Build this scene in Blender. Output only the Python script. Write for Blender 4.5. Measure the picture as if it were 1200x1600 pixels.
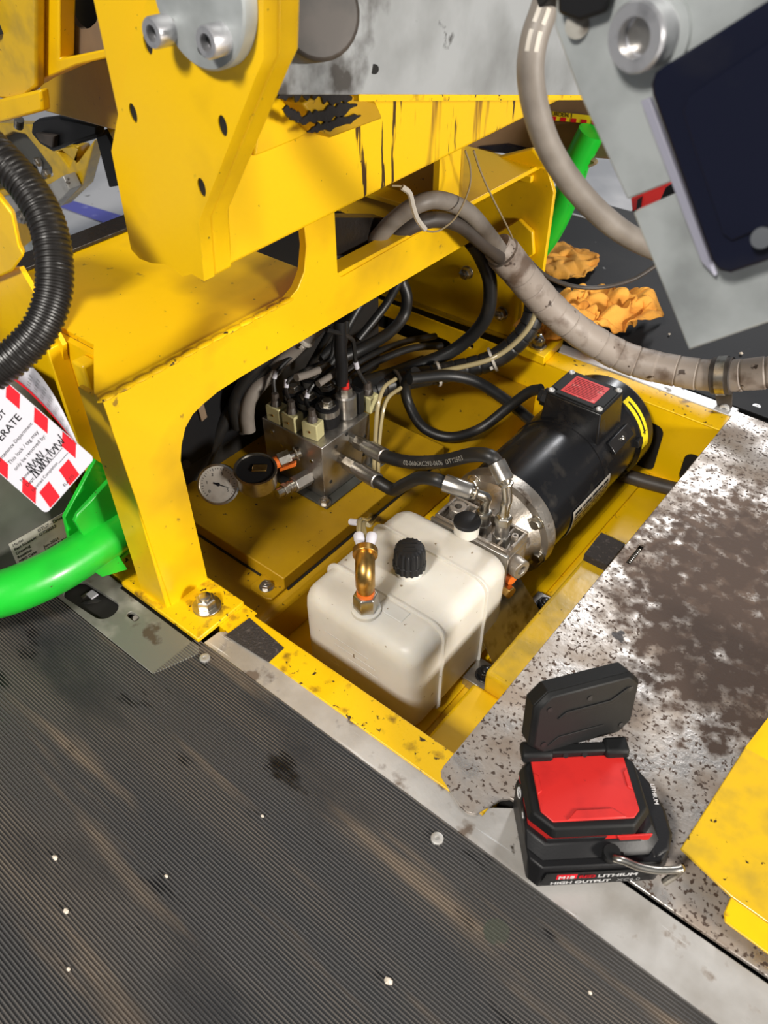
import bpy, bmesh, math, random
from mathutils import Vector, Matrix, Quaternion
from mathutils.geometry import tessellate_polygon
random.seed(7)
for _o in list(bpy.data.objects): bpy.data.objects.remove(_o)
S = bpy.context.scene
C = S.collection
V = Vector

# ------------------------------------------------------------------ camera
cam = bpy.data.cameras.new('camera'); camo = bpy.data.objects.new('camera', cam); C.objects.link(camo)
cam.sensor_fit = 'VERTICAL'; cam.sensor_height = 36.0; cam.lens = 1238.14 / 1600 * 36
cam.clip_start = 0.02; cam.clip_end = 60
_r = V((0.7782, 0.6280, -0.0037)).normalized(); _f = V((-0.4647, 0.5719, -0.6760)).normalized()
_r = (_r - _f * _r.dot(_f)).normalized(); _u = _r.cross(_f)
camo.matrix_world = Matrix(((_r.x, _u.x, -_f.x, 0), (_r.y, _u.y, -_f.y, 0), (_r.z, _u.z, -_f.z, 0.70), (0, 0, 0, 1)))
cam.dof.use_dof = True; cam.dof.focus_distance = 0.92; cam.dof.aperture_fstop = 9.0
S.camera = camo
# ------------------------------------------------------------------ world, lights, exposure
w = bpy.data.worlds.new('hall_light'); S.world = w; w.use_nodes = True
w.node_tree.nodes['Background'].inputs[0].default_value = (0.80, 0.88, 1.0, 1)
w.node_tree.nodes['Background'].inputs[1].default_value = 0.12
def area(name, loc, tgt, size, power, col=(1, 1, 1), size_y=None):
    l = bpy.data.lights.new(name, 'AREA'); l.energy = power; l.color = col; l.size = size
    if size_y: l.shape = 'RECTANGLE'; l.size_y = size_y
    o = bpy.data.objects.new(name, l); C.objects.link(o); o.location = loc
    o.rotation_euler = (V(tgt) - V(loc)).to_track_quat('-Z', 'Y').to_euler()
    return o
area('high_bay_lamp', (-0.1, -1.8, 2.35), (-0.4, 0.5, 0), 0.45, 84, (1.0, 0.95, 0.88))
area('side_bay_lamp', (2.6, 0.35, 1.02), (-0.4, 0.7, 0.1), 0.5, 105, (1.0, 0.94, 0.86))
area('ceiling_tube_lamp', (-1.05, 4.6, 2.9), (-0.3, 0.6, 0), 0.4, 60, (0.98, 0.98, 1.0), 2.2)
S.view_settings.view_transform = 'Standard'; S.view_settings.look = 'None'
S.view_settings.exposure = 0.16; S.view_settings.gamma = 1.0; S.view_settings.use_curve_mapping = False

# ------------------------------------------------------------------ materials
def mat(name, base, rough=0.5, metal=0.0, layers=(), bump=0.0, bscale=200.0, coat=0.0, spec=0.5, emit=0.0, sss=0.0, rvar=0.0):
    """layers: (colour, noise scale, low, high, detail, stretch, roughness or None, mask)
    mask: (cx, cy, cz, radius, softness) keeps the layer near a place (stain with a shape of its own)"""
    m = bpy.data.materials.new(name); m.use_nodes = True
    nt = m.node_tree; N = nt.nodes; L = nt.links; b = N['Principled BSDF']
    b.inputs['Base Color'].default_value = (*base, 1); b.inputs['Roughness'].default_value = rough
    b.inputs['Metallic'].default_value = metal; b.inputs['Specular IOR Level'].default_value = spec
    b.inputs['Coat Weight'].default_value = coat; b.inputs['Coat Roughness'].default_value = 0.15
    if emit: b.inputs['Emission Color'].default_value = (*base, 1); b.inputs['Emission Strength'].default_value = emit
    if sss:
        b.inputs['Subsurface Weight'].default_value = sss; b.inputs['Subsurface Radius'].default_value = (0.02, 0.015, 0.008); b.inputs['Subsurface Scale'].default_value = 1.0
    g = N.new('ShaderNodeNewGeometry'); pos = g.outputs['Position']
    col = None; ro = None; me = None
    def mapped(st):
        mp = N.new('ShaderNodeMapping'); mp.inputs['Scale'].default_value = st; L.new(pos, mp.inputs[0]); return mp.outputs[0]
    for i, ly in enumerate(layers):
        c, sc, lo, hi, det, st, lr, mask = (list(ly) + [None] * 8)[:8]
        n = N.new('ShaderNodeTexNoise'); n.inputs['Scale'].default_value = sc; n.inputs['Detail'].default_value = 3 if det is None else det
        L.new(mapped(st) if st else pos, n.inputs['Vector'])
        fac = n.outputs['Fac']
        if mask:
            cx, cy, cz, rad, soft = mask
            vm = N.new('ShaderNodeVectorMath'); vm.operation = 'DISTANCE'; vm.inputs[1].default_value = (cx, cy, cz); L.new(pos, vm.inputs[0])
            mr = N.new('ShaderNodeMapRange'); mr.inputs[1].default_value = rad; mr.inputs[2].default_value = rad + soft
            mr.inputs[3].default_value = 0.0; mr.inputs[4].default_value = -1.0; mr.clamp = True; L.new(vm.outputs['Value'], mr.inputs[0])
            ad = N.new('ShaderNodeMath'); ad.operation = 'ADD'; L.new(fac, ad.inputs[0]); L.new(mr.outputs[0], ad.inputs[1]); fac = ad.outputs[0]
        r = N.new('ShaderNodeMapRange'); r.inputs[1].default_value = lo; r.inputs[2].default_value = hi; r.clamp = True; L.new(fac, r.inputs[0])
        mx = N.new('ShaderNodeMix'); mx.data_type = 'RGBA'; L.new(r.outputs[0], mx.inputs[0])
        if col is None: mx.inputs[6].default_value = (*base, 1)
        else: L.new(col, mx.inputs[6])
        mx.inputs[7].default_value = (*c, 1); col = mx.outputs[2]
        if lr is not None:
            m2 = N.new('ShaderNodeMix'); L.new(r.outputs[0], m2.inputs[0])
            if ro is None: m2.inputs[2].default_value = rough
            else: L.new(ro, m2.inputs[2])
            m2.inputs[3].default_value = lr; ro = m2.outputs[0]
            if metal:
                m3 = N.new('ShaderNodeMix'); L.new(r.outputs[0], m3.inputs[0])
                if me is None: m3.inputs[2].default_value = metal
                else: L.new(me, m3.inputs[2])
                m3.inputs[3].default_value = 0.0; me = m3.outputs[0]
    if col is not None: L.new(col, b.inputs['Base Color'])
    if ro is not None: L.new(ro, b.inputs['Roughness'])
    if me is not None: L.new(me, b.inputs['Metallic'])
    if bump:
        n = N.new('ShaderNodeTexNoise'); n.inputs['Scale'].default_value = bscale; n.inputs['Detail'].default_value = 4; L.new(pos, n.inputs['Vector'])
        bp = N.new('ShaderNodeBump'); bp.inputs['Strength'].default_value = bump; bp.inputs['Distance'].default_value = 0.002
        L.new(n.outputs['Fac'], bp.inputs['Height']); L.new(bp.outputs[0], b.inputs['Normal'])
    return m
DIRT = (0.05, 0.03, 0.012)
YEL = (0.90, 0.545, 0.002)
M = {}
M['yellow'] = mat('yellow_paint', YEL, 0.33, layers=[((0.62, 0.36, 0.006), 9, 0.5, 0.75), (DIRT, 160, 0.735, 0.765, 3), ((0.35, 0.2, 0.02), 60, 0.69, 0.74, 5)], bump=0.08, bscale=120)
M['yellow_drip'] = mat('yellow_paint_with_grease_runs', YEL, 0.36, layers=[((0.30, 0.15, 0.01), 1, 0.60, 0.70, 4, (1, 50, 5), None, (-0.52, 0.78, 0.43, 0.17, 0.06)), ((0.06, 0.028, 0.006), 1, 0.615, 0.645, 4, (1, 110, 9), None, (-0.52, 0.78, 0.43, 0.19, 0.05)), (DIRT, 160, 0.74, 0.77, 3)], bump=0.08, bscale=120)
M['yellow_worn'] = mat('worn_yellow_paint', YEL, 0.42, layers=[((0.25, 0.13, 0.01), 45, 0.58, 0.72, 6), (DIRT, 120, 0.64, 0.68, 4)], bump=0.15, bscale=150)
M['yellow_oily'] = mat('oily_yellow_paint', (0.74, 0.46, 0.012), 0.24, layers=[((0.50, 0.33, 0.03), 30, 0.45, 0.7, 4), (DIRT, 130, 0.70, 0.73, 3)], bump=0.2, bscale=60, coat=0.4)
M['yellow_shade_grime'] = mat('shaded_grimy_yellow_paint', (0.50, 0.285, 0.004), 0.42, layers=[((0.33, 0.18, 0.006), 9, 0.42, 0.75, 6), (DIRT, 120, 0.68, 0.72, 4)], bump=0.1)  # darker copy of the yellow: painted-in shade of the bench plus grime specks
M['green'] = mat('green_paint', (0.012, 0.52, 0.03), 0.34, layers=[((0.008, 0.3, 0.02), 12, 0.5, 0.8), (DIRT, 110, 0.71, 0.74, 4)], bump=0.06, coat=0.2)
M['rubber_mat'] = mat('ribbed_black_rubber', (0.042, 0.043, 0.046), 0.55, layers=[((0.085, 0.076, 0.068), 2.2, 0.45, 0.65, 5, (0.6, 2.5, 1)), ((0.20, 0.150, 0.105), 4, 0.56, 0.76, 6, (0.8, 7, 1)), ((0.11, 0.11, 0.115), 500, 0.66, 0.75, 2), ((0.010, 0.010, 0.011), 26, 0.46, 0.54, 5, (0.45, 1.0, 1), 0.22, (-0.318, 0.230, 0, 0.012, 0.14)), ((0.012, 0.012, 0.013), 26, 0.64, 0.69, 3, (0.5, 1.3, 1), 0.4), ((0.075, 0.08, 0.062), 30, 0.40, 0.5, 3, None, 0.7, (-0.085, 0.250, 0, 0.010, 0.012))], bump=0.1, bscale=400)
M['rubber_flat'] = mat('smooth_black_rubber', (0.012, 0.012, 0.013), 0.62, spec=0.3, layers=[((0.028, 0.026, 0.025), 5, 0.5, 0.75, 5), ((0.2, 0.2, 0.2), 30, 0.74, 0.76, 3)], bump=0.1, bscale=300)
M['alu'] = mat('worn_aluminium', (0.64, 0.62, 0.59), 0.42, 0.45, layers=[((0.44, 0.41, 0.37), 14, 0.42, 0.65, 8), ((0.16, 0.12, 0.09), 34, 0.58, 0.66, 8, None, 0.6), ((0.05, 0.035, 0.025), 26, 0.46, 0.56, 8, None, 0.6, (0.13, 0.315, 0, 0.02, 0.09)), ((0.04, 0.03, 0.02), 70, 0.50, 0.58, 8, None, 0.6, (-0.105, 0.325, 0, 0.01, 0.05)), ((0.8, 0.8, 0.8), 3, 0.66, 0.70, 4, (3, 60, 1))], bump=0.1, bscale=200)
M['alu_strip'] = mat('dull_aluminium', (0.55, 0.54, 0.51), 0.5, 0.5, layers=[((0.30, 0.27, 0.24), 14, 0.5, 0.7, 5), ((0.08, 0.06, 0.045), 60, 0.66, 0.70, 5, None, 0.7)], bump=0.1)
M['alu_bright'] = mat('bright_aluminium', (0.66, 0.66, 0.66), 0.42, 0.45, layers=[((0.3, 0.28, 0.26), 50, 0.62, 0.7, 5, None, 0.6)], bump=0.1)
M['deck'] = mat('grime_stained_aluminium', (0.60, 0.56, 0.52), 0.27, 0.75, layers=[
    ((0.30, 0.245, 0.20), 16, 0.42, 0.62, 8, None, 0.5),
    ((0.070, 0.044, 0.031), 230, 0.565, 0.62, 6, None, 0.6),
    ((0.125, 0.082, 0.058), 70, 0.30, 0.50, 12, None, 0.60, (-0.02, 0.78, 0, 0.13, 0.40)),
    ((0.075, 0.047, 0.033), 60, 0.28, 0.50, 12, None, 0.62, (0.00, 0.72, 0, 0.15, 0.28)),
    ((0.030, 0.022, 0.019), 60, 0.40, 0.45, 6, None, 0.4, (-0.147, 0.597, 0, 0.006, 0.03))], bump=0.2, bscale=180)
M['galv'] = mat('galvanised_steel', (0.46, 0.49, 0.49), 0.5, 0.35, layers=[((0.30, 0.32, 0.32), 25, 0.4, 0.7, 4), ((0.08, 0.07, 0.06), 45, 0.70, 0.74, 5)], bump=0.05)
M['galv_dirty'] = mat('greasy_galvanised_steel', (0.47, 0.49, 0.50), 0.5, 0.35, layers=[((0.30, 0.31, 0.31), 12, 0.4, 0.7, 4), ((0.06, 0.055, 0.05), 14, 0.44, 0.56, 6, None, 0.6, (-0.5, 0.52, 0.56, 0.07, 0.16)), ((0.05, 0.045, 0.04), 25, 0.66, 0.72, 5)], bump=0.05)
M['galv_green'] = mat('dirty_steel_plate', (0.22, 0.22, 0.19), 0.5, 0.4, layers=[((0.40, 0.38, 0.34), 10, 0.48, 0.6, 5, None, 0.5), ((0.08, 0.06, 0.04), 35, 0.6, 0.68, 5, None, 0.6)], bump=0.1)
M['steel'] = mat('machined_steel', (0.42, 0.40, 0.37), 0.33, 0.9, layers=[((0.28, 0.25, 0.22), 40, 0.5, 0.7, 4)], bump=0.04)
M['zinc'] = mat('zinc_plated_steel', (0.56, 0.53, 0.47), 0.30, 1.0, layers=[((0.26, 0.22, 0.16), 60, 0.46, 0.70, 4)])
M['chrome'] = mat('chromed_steel', (0.75, 0.74, 0.72), 0.12, 1.0)
M['cast'] = mat('cast_aluminium', (0.46, 0.42, 0.37), 0.40, 0.85, layers=[((0.28, 0.23, 0.18), 25, 0.42, 0.65, 4), ((0.07, 0.05, 0.035), 55, 0.54, 0.66, 5, None, 0.6)], bump=0.15, bscale=300)
M['brass'] = mat('brass', (0.58, 0.36, 0.11), 0.36, 1.0, layers=[((0.30, 0.17, 0.05), 60, 0.45, 0.70, 4)])
M['black_paint'] = mat('black_motor_enamel', (0.008, 0.008, 0.009), 0.27, layers=[((0.024, 0.021, 0.018), 35, 0.58, 0.76, 5, None, 0.42)], coat=0.15)
M['black_plastic'] = mat('black_plastic', (0.010, 0.010, 0.011), 0.45, spec=0.3, bump=0.05, bscale=500)
M['dark_plastic'] = mat('charcoal_plastic', (0.009, 0.0092, 0.0095), 0.55, spec=0.25, bump=0.06, bscale=700)
M['hose'] = mat('black_hose_rubber', (0.013, 0.013, 0.013), 0.42, layers=[((0.035, 0.03, 0.026), 30, 0.55, 0.7, 4)])
M['hose_grey'] = mat('grey_cable_sheath', (0.21, 0.185, 0.16), 0.5, layers=[((0.10, 0.082, 0.066), 16, 0.5, 0.7, 5)])
M['hose_dark'] = mat('dirty_dark_cable', (0.060, 0.048, 0.040), 0.5, layers=[((0.03, 0.025, 0.02), 30, 0.5, 0.7, 4)])
M['wrap'] = mat('grey_spiral_wrap', (0.33, 0.28, 0.24), 0.5, layers=[((0.13, 0.09, 0.065), 26, 0.52, 0.68, 6), ((0.05, 0.03, 0.02), 70, 0.66, 0.70, 4)])
M['conduit'] = mat('black_corrugated_conduit', (0.012, 0.0105, 0.0095), 0.36)
M['cloth'] = mat('orange_rag_cotton', (0.85, 0.40, 0.06), 0.9, layers=[((0.55, 0.20, 0.02), 18, 0.48, 0.7, 4), ((0.10, 0.05, 0.015), 22, 0.64, 0.70, 6)], bump=0.6, bscale=500)
M['tank'] = mat('translucent_cream_plastic', (0.70, 0.67, 0.60), 0.42, layers=[((0.58, 0.54, 0.47), 14, 0.45, 0.75, 5), ((0.25, 0.18, 0.1), 130, 0.70, 0.74, 4)], sss=0.25, bump=0.03)
M['cream'] = mat('aged_connector_plastic', (0.50, 0.46, 0.24), 0.4)
M['red'] = mat('red_plastic', (0.60, 0.022, 0.018), 0.42, layers=[((0.45, 0.015, 0.014), 30, 0.5, 0.75, 3), ((0.08, 0.01, 0.01), 200, 0.72, 0.75, 3)])
M['red_print'] = mat('red_print', (0.60, 0.012, 0.022), 0.7, spec=0.15)
M['red_label'] = mat('red_label', (0.62, 0.035, 0.035), 0.3, layers=[((0.85, 0.3, 0.27), 60, 0.60, 0.72, 3)])
M['white'] = mat('white_card', (0.56, 0.55, 0.60), 0.7, spec=0.15)
M['rubber_worn'] = mat('worn_rib_tops', (0.085, 0.082, 0.080), 0.5, layers=[((0.15, 0.125, 0.10), 3, 0.45, 0.65, 6, (0.6, 5, 1)), ((0.26, 0.20, 0.145), 4, 0.58, 0.74, 6, (0.8, 7, 1)), ((0.03, 0.03, 0.031), 8, 0.55, 0.68, 5, (0.5, 1.2, 1)), ((0.010, 0.010, 0.011), 26, 0.46, 0.54, 5, (0.45, 1.0, 1), 0.22, (-0.318, 0.230, 0, 0.012, 0.14)), ((0.075, 0.08, 0.062), 30, 0.40, 0.5, 3, None, 0.7, (-0.085, 0.250, 0, 0.010, 0.012))], bump=0.1, bscale=400)
M['lavender'] = mat('lavender_grey_plastic', (0.30, 0.30, 0.37), 0.5)
M['white_print'] = mat('white_print', (0.75, 0.75, 0.75), 0.5)
M['grey_print'] = mat('grey_print', (0.20, 0.20, 0.20), 0.5)
M['dim_print'] = mat('faded_hose_print', (0.30, 0.29, 0.26), 0.6)
M['ink'] = mat('black_ink', (0.010, 0.010, 0.012), 0.7, spec=0.15)
M['steel_bright'] = mat('bright_socket_steel', (0.62, 0.62, 0.64), 0.32, 0.75, layers=[((0.4, 0.4, 0.42), 80, 0.5, 0.7, 3)])
M['silver_label'] = mat('silver_label', (0.58, 0.55, 0.50), 0.35, 0.4, layers=[((0.4, 0.37, 0.33), 40, 0.5, 0.7, 4)])
M['yellow_label'] = mat('yellow_label', (0.85, 0.68, 0.02), 0.4)
M['cabinet'] = mat('grey_cabinet_paint', (0.09, 0.09, 0.08), 0.4, layers=[((0.05, 0.05, 0.042), 15, 0.45, 0.7, 3)])
M['brown_grey'] = mat('brown_grey_panel', (0.22, 0.155, 0.10), 0.5, layers=[((0.15, 0.10, 0.065), 12, 0.45, 0.7, 4)])
M['screen'] = mat('blue_black_panel', (0.0045, 0.006, 0.018), 0.45, spec=0.2, layers=[((0.02, 0.02, 0.025), 18, 0.5, 0.8, 4)])
M['floor'] = mat('grey_painted_floor', (0.70, 0.70, 0.71), 0.45, layers=[((0.42, 0.43, 0.45), 3, 0.4, 0.7, 5), ((0.12, 0.11, 0.10), 26, 0.68, 0.71, 5)])
M['tape'] = mat('blue_floor_tape', (0.16, 0.17, 0.62), 0.25, layers=[((0.35, 0.36, 0.8), 20, 0.6, 0.7, 4)])
M['grip'] = mat('black_grip_tape', (0.035, 0.028, 0.025), 0.8, layers=[((0.10, 0.08, 0.07), 220, 0.58, 0.7, 3)], bump=0.8, bscale=500)
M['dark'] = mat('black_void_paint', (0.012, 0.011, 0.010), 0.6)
M['grease'] = mat('black_grease', (0.015, 0.012, 0.010), 0.35, bump=0.6, bscale=90)
M['orange'] = mat('orange_fitting', (0.75, 0.16, 0.02), 0.4)
M['clear'] = mat('yellowed_clear_tube', (0.34, 0.28, 0.15), 0.12, coat=0.6)
M['crumb'] = mat('white_crumb', (0.75, 0.66, 0.55), 0.8)
M['tie'] = mat('natural_cable_tie', (0.50, 0.46, 0.40), 0.4)
M['twine'] = mat('dirty_twine', (0.26, 0.20, 0.11), 0.8)
M['lens'] = mat('lamp_lens', (0.75, 0.75, 0.72), 0.2)
M['wood'] = mat('brown_cardboard_tube', (0.20, 0.125, 0.07), 0.6, layers=[((0.13, 0.08, 0.045), 10, 0.45, 0.7, 4)])

# ------------------------------------------------------------------ mesh helpers
WM = {}
def frame_of(d, up=V((0, 0, 1))):
    d = V(d).normalized()
    a = up.cross(d)
    if a.length < 1e-4: a = V((1, 0, 0)).cross(d)
    a.normalize(); return d, a, d.cross(a)
def smooth_pts(pts, k=8):
    pts = [V(p) for p in pts]
    if len(pts) < 3 or k < 2: return pts
    P = [pts[0] * 2 - pts[1]] + pts + [pts[-1] * 2 - pts[-2]]; out = []
    for i in range(1, len(P) - 2):
        a, b, c, d = P[i - 1:i + 3]
        for j in range(k):
            t = j / k
            out.append(0.5 * ((2 * b) + (c - a) * t + (2 * a - 5 * b + 4 * c - d) * t * t + (3 * b - a - 3 * c + d) * t ** 3))
    out.append(pts[-1]); return out
class MB:
    def __init__(s): s.v = []; s.f = []
    def add(s, vs, fs):
        o = len(s.v); s.v += [V(p) for p in vs]; s.f += [tuple(i + o for i in f) for f in fs]; return s
    def box(s, x0, x1, y0, y1, z0, z1):
        return s.add([(x, y, z) for z in (z0, z1) for y in (y0, y1) for x in (x0, x1)],
                     [(0, 2, 3, 1), (4, 5, 7, 6), (0, 1, 5, 4), (2, 6, 7, 3), (0, 4, 6, 2), (1, 3, 7, 5)])
    def obox(s, c, a, b, h):           # centre, two half-vectors, third half-vector
        c, a, b, h = V(c), V(a), V(b), V(h)
        return s.add([c + a * i + b * j + h * k for k in (-1, 1) for j in (-1, 1) for i in (-1, 1)],
                     [(0, 2, 3, 1), (4, 5, 7, 6), (0, 1, 5, 4), (2, 6, 7, 3), (0, 4, 6, 2), (1, 3, 7, 5)])
    def prism(s, poly, vec, holes=()):
        poly = [V(p) for p in poly]; vec = V(vec)
        loops = [poly] + [[V(p) for p in h] for h in holes]; n = sum(len(l) for l in loops)
        allv = [p for l in loops for p in l]
        if holes:
            tris = tessellate_polygon(loops); fs = [tuple(t) for t in tris] + [tuple(i + n for i in reversed(t)) for t in tris]
        else: fs = [tuple(range(n)), tuple(range(2 * n - 1, n - 1, -1))]
        o = 0
        for l in loops:
            k = len(l)
            for i in range(k): fs.append((o + i, o + (i + 1) % k, o + (i + 1) % k + n, o + i + n))
            o += k
        return s.add(allv + [p + vec for p in allv], fs)
    def cyl(s, p0, p1, r0, r1=None, n=24, caps=True, rot=0.0):
        p0, p1 = V(p0), V(p1); r1 = r0 if r1 is None else r1; d, a, b = frame_of(p1 - p0)
        vs = []
        for p, r in ((p0, r0), (p1, r1)):
            for i in range(n):
                t = 2 * math.pi * i / n + rot; vs.append(p + (a * math.cos(t) + b * math.sin(t)) * r)
        fs = [(i, (i + 1) % n, (i + 1) % n + n, i + n) for i in range(n)]
        if caps: fs += [tuple(range(n - 1, -1, -1)), tuple(range(n, 2 * n))]
        return s.add(vs, fs)
    def lathe(s, p, d, prof, n=32, rot=0.0, rfun=None):   # profile [(t, r)] along d
        p = V(p); d, a, b = frame_of(d); vs = []; m = len(prof)
        for t, r in prof:
            for i in range(n):
                q = 2 * math.pi * i / n + rot; rr = r * (rfun(q) if rfun else 1); vs.append(p + d * t + (a * math.cos(q) + b * math.sin(q)) * rr)
        fs = [(k * n + i, k * n + (i + 1) % n, (k + 1) * n + (i + 1) % n, (k + 1) * n + i) for k in range(m - 1) for i in range(n)]
        fs += [tuple(range(n - 1, -1, -1)), tuple(range((m - 1) * n, m * n))]
        return s.add(vs, fs)
    def tube(s, pts, r, n=10, k=8, rfun=None, caps=True):
        P = smooth_pts(pts, k); m = len(P); vs = []
        t0 = (P[1] - P[0]).normalized(); _, a, _ = frame_of(t0)
        L = 0.0
        for i, p in enumerate(P):
            t = ((P[min(i + 1, m - 1)] - P[max(i - 1, 0)])).normalized()
            a = (a - t * a.dot(t)).normalized(); b = t.cross(a)
            if i: L += (p - P[i - 1]).length
            rr = rfun(L, i, m) if rfun else r
            for j in range(n):
                q = 2 * math.pi * j / n; vs.append(p + (a * math.cos(q) + b * math.sin(q)) * rr)
        fs = [(k2 * n + j, k2 * n + (j + 1) % n, (k2 + 1) * n + (j + 1) % n, (k2 + 1) * n + j) for k2 in range(m - 1) for j in range(n)]
        if caps: fs += [tuple(range(n - 1, -1, -1)), tuple(range((m - 1) * n, m * n))]
        return s.add(vs, fs)
    def ball(s, c, r, n=12, m=8, sq=(1, 1, 1)):
        c = V(c); vs = [c + V((0, 0, r * sq[2]))]
        for i in range(1, m):
            t = math.pi * i / m
            for j in range(n):
                q = 2 * math.pi * j / n; vs.append(c + V((r * sq[0] * math.sin(t) * math.cos(q), r * sq[1] * math.sin(t) * math.sin(q), r * sq[2] * math.cos(t))))
        vs.append(c - V((0, 0, r * sq[2]))); fs = [(0, 1 + j, 1 + (j + 1) % n) for j in range(n)]
        for i in range(m - 2):
            for j in range(n): fs.append((1 + i * n + j, 1 + (i + 1) * n + j, 1 + (i + 1) * n + (j + 1) % n, 1 + i * n + (j + 1) % n))
        e = len(vs) - 1; fs += [(e, 1 + (m - 2) * n + (j + 1) % n, 1 + (m - 2) * n + j) for j in range(n)]
        return s.add(vs, fs)
    def ring(s, c, d, R, r, n=32, m=8):
        c = V(c); d, a, b = frame_of(d); vs = []
        for i in range(n):
            q = 2 * math.pi * i / n; e = a * math.cos(q) + b * math.sin(q)
            for j in range(m):
                t = 2 * math.pi * j / m; vs.append(c + e * (R + r * math.cos(t)) + d * (r * math.sin(t)))
        return s.add(vs, [(i * m + j, ((i + 1) % n) * m + j, ((i + 1) % n) * m + (j + 1) % m, i * m + (j + 1) % m) for i in range(n) for j in range(m)])
    def xf(s, mtx): s.v = [mtx @ p for p in s.v]; return s
    def build(s, name, material, parent=None, bevel=0.0, seg=2, angle=38, local=False, smooth=True, subsurf=0, recalc=True):
        me = bpy.data.meshes.new(name); vs = s.v
        o = bpy.data.objects.new(name, me)
        if parent is not None:
            o.parent = parent; WM[o] = WM[parent]
            if not local:
                inv = WM[parent].inverted(); vs = [inv @ p for p in vs]
        else:
            xs = [p.x for p in vs]; ys = [p.y for p in vs]; zs = [p.z for p in vs]
            c = V(((min(xs) + max(xs)) / 2, (min(ys) + max(ys)) / 2, min(zs)))
            o.location = c; WM[o] = Matrix.Translation(c); vs = [p - c for p in vs]
        me.from_pydata([tuple(p) for p in vs], [], s.f)
        if recalc:
            bm = bmesh.new(); bm.from_mesh(me); bmesh.ops.recalc_face_normals(bm, faces=bm.faces); bm.to_mesh(me); bm.free()
        me.materials.append(M[material])
        if smooth:
            me.shade_smooth(); me.set_sharp_from_angle(angle=math.radians(angle))
        C.objects.link(o)
        if bevel:
            md = o.modifiers.new('bevel', 'BEVEL'); md.width = bevel; md.segments = seg; md.limit_method = 'ANGLE'; md.angle_limit = math.radians(40)
        if subsurf:
            md = o.modifiers.new('subsurf', 'SUBSURF'); md.levels = subsurf; md.render_levels = subsurf
        return o
def tag(o, label, cat, group=None, kind=None):
    o['label'] = label
    if cat: o['category'] = cat
    if group: o['group'] = group
    if kind: o['kind'] = kind
    return o
def struct(o): o['kind'] = 'structure'; return o
def thing(name, label, cat, loc=(0, 0, 0), rot=None, group=None):
    o = bpy.data.objects.new(name, None); C.objects.link(o); o.empty_display_size = 0.02
    mtx = Matrix.Translation(V(loc)) @ (rot.to_4x4() if rot is not None else Matrix())
    o.matrix_world = mtx; WM[o] = mtx
    return tag(o, label, cat, group)
def dup(root, mtx, label=None, group=None):
    r = root.copy(); C.objects.link(r); r.matrix_world = mtx; WM[r] = mtx
    if label: r['label'] = label
    if group: r['group'] = group
    for ch in list(root.children):
        c = ch.copy(); C.objects.link(c); c.parent = r
        for g in list(ch.children):
            d = g.copy(); C.objects.link(d); d.parent = c
    return r
def text_mesh(s, size, extrude=0.00015, align='LEFT'):
    cu = bpy.data.curves.new('t', 'FONT'); cu.body = s; cu.size = size; cu.extrude = extrude; cu.align_x = align; cu.resolution_u = 3
    o = bpy.data.objects.new('t', cu); C.objects.link(o)
    dg = bpy.context.evaluated_depsgraph_get(); me = bpy.data.meshes.new_from_object(o.evaluated_get(dg))
    vs = [v.co.copy() for v in me.vertices]; fs = [tuple(p.vertices) for p in me.polygons]
    bpy.data.objects.remove(o); bpy.data.curves.remove(cu); bpy.data.meshes.remove(me)
    return vs, fs
def basis(o, x, y):                     # 4x4 with given x and y directions
    x = V(x).normalized(); y = V(y); y = (y - x * y.dot(x)).normalized(); z = x.cross(y); o = V(o)
    return Matrix(((x.x, y.x, z.x, o.x), (x.y, y.y, z.y, o.y), (x.z, y.z, z.z, o.z), (0, 0, 0, 1)))
def text(name, s, size, material, mtx, parent, align='LEFT', local=False, bold=0.0, sx=1.0):
    vs, fs = text_mesh(s, size, align=align)
    vs = [V((p.x * sx, p.y, p.z)) for p in vs]
    mb = MB().add(vs, fs)
    if bold:
        for d in (-bold, bold): mb.add([p + V((d, 0, 0)) for p in vs], fs)
    mb.xf(mtx)
    return mb.build(name, material, parent, local=local, smooth=False)
def hexbolt(mb, p, d, r, h, washer=0.0, dome=True):
    p = V(p); d = V(d).normalized()
    if washer: mb.cyl(p, p + d * h * 0.22, washer, n=28); p = p + d * h * 0.22
    mb.lathe(p, d, [(0, r), (h * 0.8, r), (h, r * 0.86)], n=6)
    if dome: mb.lathe(p + d * h, d, [(0, r * 0.6), (h * 0.25, r * 0.55), (h * 0.4, r * 0.3)], n=16)
def nut_thing(name, label, p, d, r, h, washer, cat='nut', group=None, m='zinc', stud=True):
    p = V(p); t = thing(name, label, cat, p, group=group); d = V(d).normalized()
    MB().cyl(p, p + d * h * 0.25, washer, n=28).build('washer', m, t, bevel=h * 0.05)
    MB().lathe(p + d * h * 0.25, d, [(0, r), (h * 0.85, r), (h, r * 0.85)], n=6).build('hex_body', m, t, bevel=h * 0.04)
    if stud: MB().lathe(p + d * h * 1.2, d, [(0, r * 0.62), (h * 0.3, r * 0.6), (h * 0.45, r * 0.35)], n=18).build('stud_end', m, t)
    return t
def rrect(cx, cy, w, h, r, n=5):         # rounded rectangle outline, 2D
    pts = []
    for qx, qy, a0 in ((1, 1, 0), (-1, 1, 90), (-1, -1, 180), (1, -1, 270)):
        for i in range(n + 1):
            a = math.radians(a0 + 90 * i / n); pts.append((cx + qx * (w / 2 - r) + r * math.cos(a), cy + qy * (h / 2 - r) + r * math.sin(a)))
    return pts
def circ(cx, cy, r, n=16): return [(cx + r * math.cos(2 * math.pi * i / n), cy + r * math.sin(2 * math.pi * i / n)) for i in range(n)]
def cable(name, label, pts, r, m, cat='cable', group=None, n=12, k=8): return tag(MB().tube(pts, r, n, k).build(name, m), label, cat, group)
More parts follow.
